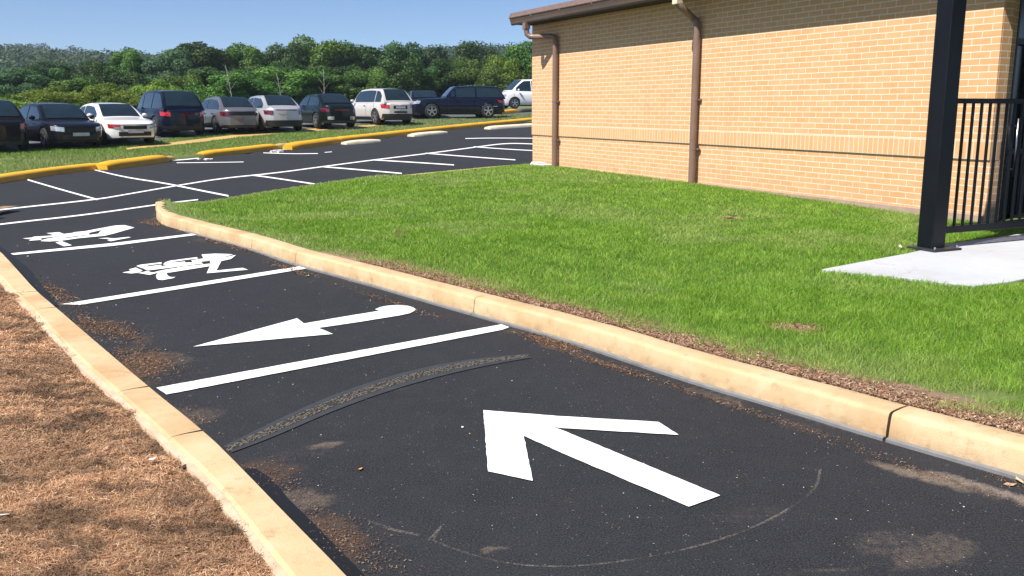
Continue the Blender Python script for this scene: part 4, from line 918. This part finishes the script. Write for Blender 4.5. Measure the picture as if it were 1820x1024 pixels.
    # lamps, grille, plates
    for sd in(-1,1):
        lz=hood-.17
        endpatch(1,sd*hw*.55,sd*hw*.90,lz-.07,lz+.075,.012,12,.05).build('headlight',M[lampf],root,smooth=True)
        rz_=(belt if Hc<1.6 else belt-.02)-.16
        endpatch(-1,sd*hw*.60,sd*hw*.90,rz_-.085,rz_+.08,.012,12,.03).build('taillight',M[lampr],root,smooth=True)
    endpatch(1,-hw*.45,hw*.45,lz-.10,lz+.02,.014).build('grille',M['trim'],root,smooth=True)
    endpatch(1,-hw*.62,hw*.62,ground+.10,ground+.24,.014).build('lower_grille',M['trim'],root,smooth=True)
    endpatch(-1,-hw*.88,hw*.88,ground+.02,ground+(.26 if lower_trim else .12),.012,16).build('rear_valance',M['trim'],root,smooth=True)
    if plate_f: endpatch(1,-.26,.26,.40,.51,.03,4).build('number_plate',M['numberplate'],root)
    if plate_r: 
        zz=.62 if Hc<1.6 else .78
        endpatch(-1,-.36,.36,zz-.08,zz+.08,.014,6).build('plate_recess',M['trim'],root); endpatch(-1,-.25,.25,zz-.05,zz+.05,.024,4).build('number_plate',M['numberplate'],root)
    root['_ends']=0
    return root,endpatch
def place(root,px,Yd,head,dz=.113):
    px-=4; root.scale=(1.05,1.05,1.05)
    X_=(px-910)/F*(Yd*math.cos(PITCH)+(CAMH-float(g(Yd)))*math.sin(PITCH)); root.location=(X_,Yd,float(g(Yd))+dz); root.rotation_euler=(0,0,math.atan2(head[1],head[0]))
    if '_ends' in root: del root['_ends']
white=carpaint('white_paint',(.80,.79,.77),.0); blk=carpaint('black_paint',(.006,.006,.010),.0); navy=carpaint('navy_paint',(.004,.007,.020),.1); grey=carpaint('mauve_gray_paint',(.17,.17,.190),.4); silver=carpaint('silver_paint',(.50,.50,.52),.4); dkgreen=carpaint('blackish_paint',(.006,.012,.010),.2); pearl=carpaint('pearl_paint',(.66,.62,.57),.25)
NOSE=(.56,-.83); TAIL=(-.53,.85)
c,_=make_car(blk,4.8,1.85,1.62,.98,.88,.95,(1.05,.4,-1.3,-2.1),label='black car at the far left, cut by the photo edge',plate_r=False); place(c,-22,32.5,(-.66,.75))
c,ep=make_car(blk,4.4,1.8,1.46,.90,.80,.90,(1.05,.25,-1.1,-1.85),label='black sedan seen from the front, with a pale number plate'); place(c,108,34.0,(.70,-.71))
c,ep=make_car(white,4.2,1.78,1.42,.90,.80,.90,(.95,.20,-.9,-1.75),two_door=True,label='white coupe with a red lamp, between the black sedan and the navy SUV'); place(c,207,35.6,(.68,-.73))
ep(1,-.80,-.48,.60,.70,.03,8).build('red_lamp',M['lamp_red'],c)
ep(1,-.55,.66,.66,.69,.02,10).build('bumper_slot',M['trim'],c)
c,ep=make_car(navy,4.6,1.88,1.74,1.02,.95,1.0,(1.15,.55,-1.55,-2.15),wr=.37,ground=.26,extra='three',plate_r=False,label='dark navy SUV seen from behind, with bright red lamps'); place(c,302,40.3,(-.62,.785))
ep(-1,-.5,.2,.80,.88,.016,10).build('reflector',M['lamp_dark'],c)
c,ep=make_car(grey,4.4,1.78,1.45,.92,.82,.95,(1.0,.3,-1.0,-1.8),lampr='lamp_dark',plate_r=False,label='mauve gray sedan with smoked lamps, seen from behind'); place(c,404,42.0,(-.60,.80))
ep(-1,-.5,.78,.70,.86,.014,12).build('rear_panel',M['trim'],c)
c,ep=make_car(silver,4.5,1.82,1.48,.94,.84,.98,(1.0,.3,-1.0,-1.85),lampr='lamp_dark',plate_r=False,lower_trim=True,label='silver sedan seen from behind, right of the mauve gray sedan'); place(c,482,43.,(-.56,.83))
ep(-1,-.45,.45,.86,.90,.014,10).build('rear_panel',M['trim'],c)
c,ep=make_car(dkgreen,4.5,1.8,1.46,.93,.82,.99,(1.0,.3,-1.0,-1.8),lampr='lamp_dark',plate_r=False,label='black sedan seen from behind, with red badge letters on its boot'); place(c,578,45.5,(-.55,.83))
mm=MB()
for k_ in range(7):
    y_=.30-k_*.095; q=ep(-1,y_,y_-.055,.76,.79,.02,2); mm.add(q.v,q.f); q=ep(-1,y_,y_-.02,.74,.82,.02,2); mm.add(q.v,q.f)
mm.build('badge_letters',M['lamp_red'],c)
for y_ in(-.5,.5): ep(-1,y_-.13,y_+.13,.36,.50,.02,6).build('fog_lamp',M['lamp_clear'],c)
c,ep=make_car(pearl,4.5,1.82,1.66,1.0,.92,1.0,(1.25,.55,-1.5,-2.1),wr=.35,ground=.22,lower_trim=True,two_door=True,label='white hatchback with a black lower bumper, tallest light car in the row'); place(c,678,48.5,(-.57,.82))
ep(-1,-.34,.34,.52,.60,.02,8).build('bumper_slot',M['trim'],c)
c,ep=make_car(navy,4.4,1.8,1.40,.90,.82,.93,(1.0,.3,-1.0,-1.8),lampr='lamp_dark',label='low dark sedan half hidden behind the white hatchback'); place(c,752,56.,(-.25,.97))
c,ep=make_car(navy,5.2,1.95,1.70,1.06,.98,1.02,(.75,.15,-2.1,-2.52),wr=.38,ground=.28,extra='three',label='dark navy SUV seen from its side, facing left'); place(c,816,54.,(-.965,-.26))
for q in (-.62,.62): pass
MB().box((-.95,.95,.62),(2.2,.02,.035)).build('side_strip',M['chrome'],c); MB().box((-.95,-.95,.62),(2.2,.02,.035)).build('side_strip',M['chrome'],c)
c,ep=make_car(white,4.9,1.95,1.90,1.10,1.0,1.08,(1.6,.7,-2.05,-2.4),wr=.36,extra='three',label='white van with bluish windows, half hidden by the brick corner'); place(c,945,66.,(-.92,-.38),.16)
# ================================================================== TREES
def leaf_mesh(name,kind,seed,Hh,Rr,nl,ls,cz=.55,stretch=1.,spread=1.):
    r=np.random.default_rng(seed); nb=int(30*spread); C=[];Rb=[]
    for k in range(nb):
        for _ in range(50):
            p=r.uniform(-1,1,3)
            if np.linalg.norm(p)<1 and (p[2]>-.75): break
        p=p*(.55+.45*r.random()) if r.random()<.35 else p/np.linalg.norm(p)*r.uniform(.62,.95)
        C.append((p[0]*Rr,p[1]*Rr,Hh*cz+p[2]*Hh*(1-cz)*.92)); Rb.append(Rr*r.uniform(.24,.42))
    C=np.array(C);Rb=np.array(Rb); i=r.choice(nb,nl,p=Rb**2/np.sum(Rb**2)); dd=r.normal(size=(nl,3)); dd/=np.linalg.norm(dd,axis=1)[:,None]; dd[:,2]*=.8
    rad=Rb[i]*np.clip(r.normal(.95,.13,nl),.1,1.3); P=C[i]+dd*rad[:,None]; P[:,2]=np.maximum(P[:,2],.12*Hh*r.random(nl))
    n_=dd+r.normal(0,.55,(nl,3)); n_/=np.linalg.norm(n_,axis=1)[:,None]; t_=np.cross(n_,r.normal(size=(nl,3))); t_/=np.linalg.norm(t_,axis=1)[:,None]; b_=np.cross(n_,t_); s=(ls*r.uniform(.6,1.5,nl))[:,None]
    V=np.stack([P-t_*s,P-b_*s*.55+t_*s*.1,P+t_*s,P+b_*s*.55],1).reshape(-1,3); Fq=np.arange(nl*4).reshape(-1,4)
    sh=np.clip(.45+.35*r.normal(size=nl)*.6+.5*(vnoise(C[i][:,0]*3+seed,C[i][:,2]*3,seed)-.5)*2+.18*dd[:,2]*0,0,1); me=raw_mesh(name,V,Fq); a=me.attributes.new('shade','FLOAT','POINT'); a.data.foreach_set('value',np.repeat(sh,4).astype(np.float32)); return me,C
def make_tree(kind,seed,Hh,Rr,nl,ls,mat,bark,cz=.55,name='tree',spread=1.):
    root=empty(name); me,C=leaf_mesh('crown',kind,seed,Hh,Rr,nl,ls,cz,spread=spread); link('crown',me,mat,root); mb=MB(); r=random.Random(seed)
    th=Hh*cz; mb.tube([(0,0,-.3),(r.uniform(-.1,.1),r.uniform(-.1,.1),th*.5),(r.uniform(-.2,.2),r.uniform(-.2,.2),th),(r.uniform(-.3,.3),0,Hh*.85)],[Hh*.028,Hh*.02,Hh*.014,Hh*.004],8)
    for k in range(6): q=C[(k*5)%len(C)]; z0=th*r.uniform(.35,.9); mb.tube([(0,0,z0),(q[0]*.5,q[1]*.5,(z0+q[2])/2+.1),tuple(q)],[Hh*.010,Hh*.007,Hh*.003],6)
    mb.build('trunk',bark,root,smooth=True); return root
LG1=leafy('leaf_light',(.095,.19,.02),(.26,.36,.055),.55,.35); LG2=leafy('leaf_mid',(.045,.11,.018),(.15,.25,.045),.55,.3); LG3=leafy('leaf_dark',(.022,.062,.014),(.075,.15,.032),.55,.25); LG4=leafy('leaf_blue',(.035,.080,.035),(.09,.16,.06),.6,.25)
protos={'light':[make_tree('l',11,5.0,2.3,17000,.095,LG1,M['bark'],.5),make_tree('l',12,4.4,2.5,17000,.095,LG1,M['bark'],.48)],
 'mid':[make_tree('m',21,7.0,2.8,23000,.115,LG2,M['bark'],.5),make_tree('m',22,6.2,3.0,23000,.115,LG2,M['bark'],.52)],
 'dark':[make_tree('d',31,7.5,2.7,23000,.115,LG3,M['bark_pale'],.55),make_tree('d',32,6.8,3.0,23000,.115,LG3,M['bark'],.5)],
 'blue':[make_tree('b',41,8.0,3.4,23000,.13,LG4,M['bark'],.5)],
 'bush':[make_tree('s',51,2.6,1.7,9000,.08,LG1,M['bark'],.42,'bush'),make_tree('s',52,2.3,1.9,9000,.08,LG2,M['bark'],.42,'bush')]}
used_=set()
SCALE0={'light':(5.,4.4),'mid':(7.,6.2),'dark':(7.5,6.8),'blue':(8.,),'bush':(2.6,2.3)}
# px, depth, photo y of the top, kind, variant, label
TREES=[(-40,52,150,'light',0,'light green tree cut by the left photo edge, behind the black car'),
(35,50,168,'bush',0,'rounded light green bush just behind the leftmost black car'),
(88,54,152,'light',1,'broad yellow-green tree behind the front-facing black sedan'),
(135,50,185,'bush',1,'low mid-green bush between the black sedan and the white coupe'),
(150,60,135,'mid',0,'mid-green tree rising behind the white coupe\'s left side'),
(186,56,142,'light',0,'lighter pointed tree straight behind the white coupe'),
(225,54,157,'bush',0,'yellow-green bush between the white coupe and the navy SUV'),
(240,64,124,'dark',1,'dark tree behind the gap left of the navy SUV'),
(285,60,142,'light',1,'light green tree behind the left half of the navy SUV'),
(330,62,132,'mid',1,'mid-green tree behind the right half of the navy SUV'),
(352,57,157,'bush',1,'green bush between the navy SUV and the mauve gray sedan'),
(385,66,114,'dark',0,'dark tree with a pale trunk behind the mauve gray sedan'),
(425,62,127,'mid',0,'mid-green tree between the mauve gray and silver sedans'),
(465,70,112,'dark',1,'dark tree straight behind the silver sedan'),
(505,66,122,'mid',1,'mid-green tree behind the right end of the silver sedan'),
(540,70,110,'dark',0,'dark pale-trunked tree left of the badge-lettered black sedan'),
(580,68,127,'mid',0,'mid-green tree straight behind the badge-lettered black sedan'),
(622,74,112,'dark',0,'dark pale-trunked tree between that black sedan and the white hatchback'),
(660,72,120,'mid',1,'mid-green tree behind the left side of the white hatchback'),
(700,76,97,'dark',1,'dark tree behind the rear of the white hatchback'),
(745,78,105,'dark',0,'very dark tree behind the low half-hidden sedan'),
(785,82,100,'dark',1,'dark tree behind the hood of the side-on navy SUV'),
(822,84,99,'mid',0,'round mid-green tree behind the windscreen of the side-on SUV'),
(858,80,115,'mid',1,'leafy green tree behind the cabin of the side-on SUV'),
(893,84,89,'light',0,'bright green tree left of the brick corner, behind the white van'),
(935,86,66,'mid',0,'tall green tree partly hidden by the brick corner'),
(20,75,115,'blue',0,'bluish tree in the second row at the far left'),
(80,80,114,'dark',0,'dark second-row tree above the front-facing black sedan'),
(125,85,107,'blue',0,'bluish second-row tree above the gap before the white coupe'),
(180,80,100,'dark',1,'darkest second-row tree above the white coupe'),
(235,88,80,'mid',0,'second-row green tree above the white coupe\'s right end'),
(300,86,79,'blue',0,'bluish second-row tree above the navy SUV'),
(360,90,70,'dark',0,'second-row dark tree above the mauve gray sedan'),
(430,92,71,'mid',0,'second-row green tree above the silver sedan'),
(500,94,71,'dark',1,'second-row dark tree above the silver sedan\'s right end'),
(570,96,63,'mid',1,'second-row green tree above the badge-lettered sedan'),
(640,98,70,'dark',0,'second-row dark tree above the white hatchback'),
(710,100,73,'dark',1,'second-row dark tree right above the low half-hidden sedan'),
(775,104,81,'blue',0,'bluish second-row tree right of the low sedan'),
(830,108,74,'dark',1,'dark crown on the skyline above the side-on SUV'),
(878,112,75,'blue',0,'bluish crown on the skyline left of the brick corner'),
(990,90,80,'mid',1,'green tree hidden almost wholly behind the brick wall')]
GT='trees behind the upper car park'; GBu='bushes behind the parked cars'
pxw=[]
for (px_,Yd,ytop,kd_,vi,lab) in TREES:
    pr_=protos[kd_][vi]; o=pr_ if id(pr_) not in used_ else copy_tree(pr_); used_.add(id(pr_))
    X_=(px_-910)/F*Yd*math.cos(PITCH); zg=float(g(Yd))+.0; d_=ray(px_,ytop); ztop=CAMH+d_[2]/d_[1]*Yd; hh_=ztop-zg; k_=hh_/SCALE0[kd_][vi]; kw=max(k_,.72 if kd_!='bush' else .8)*1.02
    kw*=random.uniform(.82,1.15); k_*=random.uniform(.96,1.05); o.location=(X_,Yd,zg-.05); o.scale=(kw,kw*random.uniform(.85,1.15),k_); o.rotation_euler=(0,0,random.uniform(0,6.28)); tag(o,lab,'bush' if kd_=='bush' else 'tree',GBu if kd_=='bush' else GT)
# undergrowth hedge mass behind the cars
r=np.random.default_rng(99); n=110000; px_=r.uniform(-300,1100,n); Yd=r.uniform(0,1,n); Y0=np.interp(px_,[-300,0,450,945,1100],[46,50,64,84,90]); Y=Y0+Yd*16; X=(px_-910)/F*Y*math.cos(PITCH)
hgt=(.5+1.3*fbm(X*.35,Y*.35,91))*(.6+.6*fbm(X*1.3,Y*1.3,92)); Z=g(Y)+hgt*np.sqrt(r.random(n))
P=np.stack([X,Y,Z],1); nn=r.normal(size=(n,3)); nn/=np.linalg.norm(nn,axis=1)[:,None]; t_=np.cross(nn,r.normal(size=(n,3))); t_/=np.linalg.norm(t_,axis=1)[:,None]; b_=np.cross(nn,t_); s=r.uniform(.08,.2,n)[:,None]
V=np.stack([P-t_*s,P-b_*s*.6,P+t_*s,P+b_*s*.6],1).reshape(-1,3); mx_=(np.clip(fbm(X*.3,Y*.3,95)*1.4-.3+r.normal(0,.2,n),0,1))[:,None]; col=np.array([.025,.06,.012])*(1-mx_)+np.array([.10,.17,.03])*mx_
me=raw_mesh('undergrowth',V,np.arange(n*4).reshape(-1,4),cols=np.repeat(col,4,0)); tag(link('undergrowth',me,leafy('undergrowth_leaf',0,0,.6,.3,'col')),'tangled green undergrowth filling the ground below the trees','undergrowth',kind='stuff')
# pale bare saplings
for i,(px_,Yd,h_,lean,lab) in enumerate([(416,55,3.1,-.25,'bare leaning pale sapling above the mauve gray sedan'),(503,58,2.6,-.2,'thin pale sapling trunk above the silver sedan'),(577,60,2.8,.0,'thin upright pale sapling above the badge-lettered sedan')]):
    X_=(px_-910)/F*Yd*math.cos(PITCH); z0=float(g(Yd)); root=empty('sapling',(X_,Yd,z0)); tag(root,lab,'sapling','pale bare saplings before the trees')
    MB().tube([(0,0,-.1),(lean*.3,0,h_*.35),(lean,.1,h_*.7),(lean*1.6,.1,h_)],[.03,.025,.017,.006],6).build('trunk',M['bark_pale'],root,smooth=True)
    mb=MB()
    for k in range(5): z_=h_*(.45+.1*k); x_=lean*.9; mb.tube([(x_*z_/h_,0,z_),(x_*z_/h_+(.35 if k%2 else -.35),.1,z_+.5)],[.010,.004],5)
    mb.build('twigs',M['bark_pale'],root)
# ================================================================== WOODED HILLS
def hill(name,Yc,tops,wid2,seed):
    xs=np.linspace(-1.05*Yc,1.1*Yc,60); ys=np.linspace(Yc-wid2,Yc+wid2*1.5,16)
    def zf(X,Y):
        px_=910+F*X/Yc; tp=np.interp(px_,[t_[0] for t_ in tops],[t_[1] for t_ in tops]); zt_=CAMH+(191-tp)/F*Yc*1.0; k=np.clip(1-np.abs(Y-Yc)/np.where(Y<Yc,wid2,wid2*1.5),0,1); k=k*k*(3-2*k)
        return 1.6+(zt_-7-1.6)*k+3*(fbm(X*.02,Y*.02,seed)-.5)*k
    V,Fq=grid_mesh(xs,ys,zf,name); me=raw_mesh(name,V,Fq); me.shade_smooth(); tag(link(name,me,M['verge_dark']),kind='structure'); return zf
TOP=[(-900,110),(-300,100),(0,92),(30,84),(80,92),(160,104),(400,106),(600,104),(760,98),(850,92),(900,98),(960,98),(1100,100),(2200,105)]
for (nm,Yc,w2,tp,sd,cb) in [('hill',300,110,TOP,5,(.045,.085,.045)),('far_hill',520,140,[(a_,b_+4) for a_,b_ in [(-900,100),(-200,95),(0,94),(30,83),(60,80),(120,88),(300,104),(600,106),(850,104),(1100,104),(2200,95)]],8,(.045,.08,.055))]:
    zf=hill(nm,Yc,tp,w2,sd); r=np.random.default_rng(sd); nc=2600; X=r.uniform(-.75*Yc,.75*Yc,nc); Y=r.uniform(Yc-w2*.95,Yc+w2*.4,nc); k_=(np.abs(X)<.72*Y); X,Y=X[k_],Y[k_]; nc=len(X); zc_=zf(X,Y); rr_=r.uniform(3,6.,nc); per=130; i_=np.repeat(np.arange(nc),per); n=len(i_); dd=r.normal(size=(n,3)); dd/=np.linalg.norm(dd,axis=1)[:,None]; dd[:,2]=np.abs(dd[:,2])
    P=np.stack([X[i_],Y[i_],zc_[i_]+rr_[i_]*.55],1)+dd*rr_[i_][:,None]*np.array([.9,.9,1.05])*r.uniform(.8,1.05,n)[:,None]; nn=dd+r.normal(0,.4,(n,3)); nn/=np.linalg.norm(nn,axis=1)[:,None]; t_=np.cross(nn,r.normal(size=(n,3))); t_/=np.linalg.norm(t_,axis=1)[:,None]; b_=np.cross(nn,t_); s=r.uniform(.28,.62,n)[:,None]*(Yc/300)**.5
    V=np.stack([P-t_*s,P-b_*s*.7,P+t_*s,P+b_*s*.7],1).reshape(-1,3); tv=(r.uniform(.6,1.35,nc)[i_]*r.uniform(.8,1.2,n))[:,None]; tw=(r.random(nc)<.3)[i_][:,None]*.35; col=(np.array(cb)*(1-tw)+np.array([.10,.15,.04])*tw)*tv
    me=raw_mesh('far_wood',V,np.arange(n*4).reshape(-1,4),cols=np.repeat(col,4,0)); tag(link('far_wood',me,leafy('far_leaf_'+nm,0,0,.7,.2,'col')),'green wooded hillside far behind the nearer trees' if nm=='hill' else 'bluish wood on the farthest ridge at the skyline','wood',kind='stuff')
# ================================================================== SINGLE LEAVES, SMALL BITS
def leaf(px_,py_,dz,size,col,label,cat='leaf'):
    p=un(px_,py_,dz); a_=random.uniform(0,6.28); mb=MB(); pts_=[(-1,0,.1),(-.4,.42,.30),(.3,.38,.22),(1,0,.45),(.35,-.35,.12),(-.4,-.4,.05),(0,0,.02)]
    vs=[(p[0]+size*(x*math.cos(a_)-y*math.sin(a_)),p[1]+size*(x*math.sin(a_)+y*math.cos(a_)),p[2]+size*z+.004) for x,y,z in pts_]
    mb.add(vs,[(0,1,6),(1,2,6),(2,3,6),(3,4,6),(4,5,6),(5,0,6)]); o=mb.build('leaf',simple('dry_leaf',col,.7,0,.3,60),fix=False); tag(o,label,cat)
leaf(1294,390,.20,.10,(.50,.20,.08),'orange-brown dry leaf on the lawn below the brick wall')
leaf(1302,386,.21,.08,(.55,.25,.10),'second dry leaf touching the orange one on the upper lawn')
leaf(1365,390,.20,.05,(.55,.33,.22),'tiny pale dry leaf on the upper lawn, right of the orange pair')
leaf(711,417,.20,.07,(.14,.06,.03),'dark brown curled leaf on the lawn\'s left part')
leaf(541,398,.20,.07,(.40,.20,.08),'reddish leaf on the lawn nearest the kerb tip')
leaf(640,836,.0,.022,(.65,.33,.04),'small orange leaf on the asphalt left of the big arrow')
leaf(822,761,.0,.014,(.7,.68,.62),'white flake on the asphalt just left of the big arrow\'s point')
leaf(889,625,.0,.016,(.7,.68,.62),'white flake on the asphalt above the right end of the curved drain')
leaf(546,492,.0,.04,(.7,.68,.62),'white flake on the asphalt beyond the hooked arrow')
leaf(1812,857,.0,.035,(.50,.36,.22),'crumpled tan leaf at the foot of the kerb, right photo edge')
leaf(1795,864,.0,.028,(.40,.26,.15),'smaller brown leaf left of the crumpled tan one')
leaf(271,818,.15,.018,(.8,.76,.70),'white leaf scrap on the mulch near the flat kerb')
leaf(6,918,.15,.025,(.8,.76,.70),'white leaf scrap on the mulch at the left photo edge')
leaf(1600,440,.17,.05,(.65,.60,.45),'pale dry leaf on the grass left of the black post')
# ================================================================== TRENCH DRAIN
up=[(398,797),(440,772),(520,738),(600,705),(680,675),(760,650),(840,640-3),(900,634)]
U=[(396,795),(478,755),(560,716),(640,686),(720,662),(800,645),(870,636),(940,630)]; D=[(412,806),(490,777),(570,741),(650,710),(730,684),(810,663),(880,648),(945,637)]
Up=resample(smooth_poly([un(*p) for p in U],2),.04); Dp=resample(smooth_poly([un(*p) for p in D],2),.04); n=min(len(Up),len(Dp)); Up=[Up[int(i*(len(Up)-1)/(n-1))] for i in range(n)]; Dp=[Dp[int(i*(len(Dp)-1)/(n-1))] for i in range(n)]
drain=empty('trench_drain',tuple(Up[n//2])); tag(drain,'curved gray trench drain cover crossing the asphalt between white line and big arrow','drain'); o0=np.array(drain.location)
def dband(name,a,b,z,mat,n0=0,n1=None):
    vs=[];fs=[]; n1=n if n1 is None else n1
    for i in range(n0,n1):
        for t_ in (a,b): q=Up[i]*(1-t_)+Dp[i]*t_-o0; vs.append((q[0],q[1],z-o0[2]))
    for i in range(n1-n0-1): fs.append((2*i,2*i+1,2*i+3,2*i+2))
    return MB().add(vs,fs).build(name,mat,drain,fix=False)
fm=simple('gray_frame',(.045,.046,.049),.6,.2,.15,9,.2)
dband('frame',0,.26,.0055,fm); dband('frame',.74,1,.0055,fm)
dband('channel',.26,.74,.0045,simple('dark_channel',(.02,.018,.016),.9))
mb=MB(); rr=random.Random(4)
for i in range(n*3-3):
    f_=i/3; i0=int(f_); tt=f_-i0; a_=Up[i0]*(1-tt)+Up[min(i0+1,n-1)]*tt; b_=Dp[i0]*(1-tt)+Dp[min(i0+1,n-1)]*tt; fade=1-max(0,(i0/n-.55)/.45)
    for k in range(4):
        if rr.random()<.30: continue
        t_=.32+.12*k+rr.uniform(-.03,.03); q=a_*(1-t_)+b_*t_-o0; mb.box((q[0],q[1],.0065-o0[2]),(rr.uniform(.006,.012),rr.uniform(.008,.020),.005),rr.uniform(0,3.14))
mb.build('grate',simple('grate_stone',(.125,.108,.088),.8,0,.4,60,.2),drain)


# ================================================================== AIR
hz=bpy.data.materials.new('haze'); hz.use_nodes=True; ht=hz.node_tree; ht.nodes.clear(); ho=ht.nodes.new('ShaderNodeOutputMaterial'); hv=ht.nodes.new('ShaderNodeVolumePrincipled'); hv.inputs['Color'].default_value=(.72,.85,1.,1); hv.inputs['Density'].default_value=.0003; ht.links.new(hv.outputs[0],ho.inputs['Volume'])
tag(MB().box((0,700,26.5),(3400,1900,61)).build('haze',hz),'thin bluish air over the far wooded hills','haze',kind='stuff')
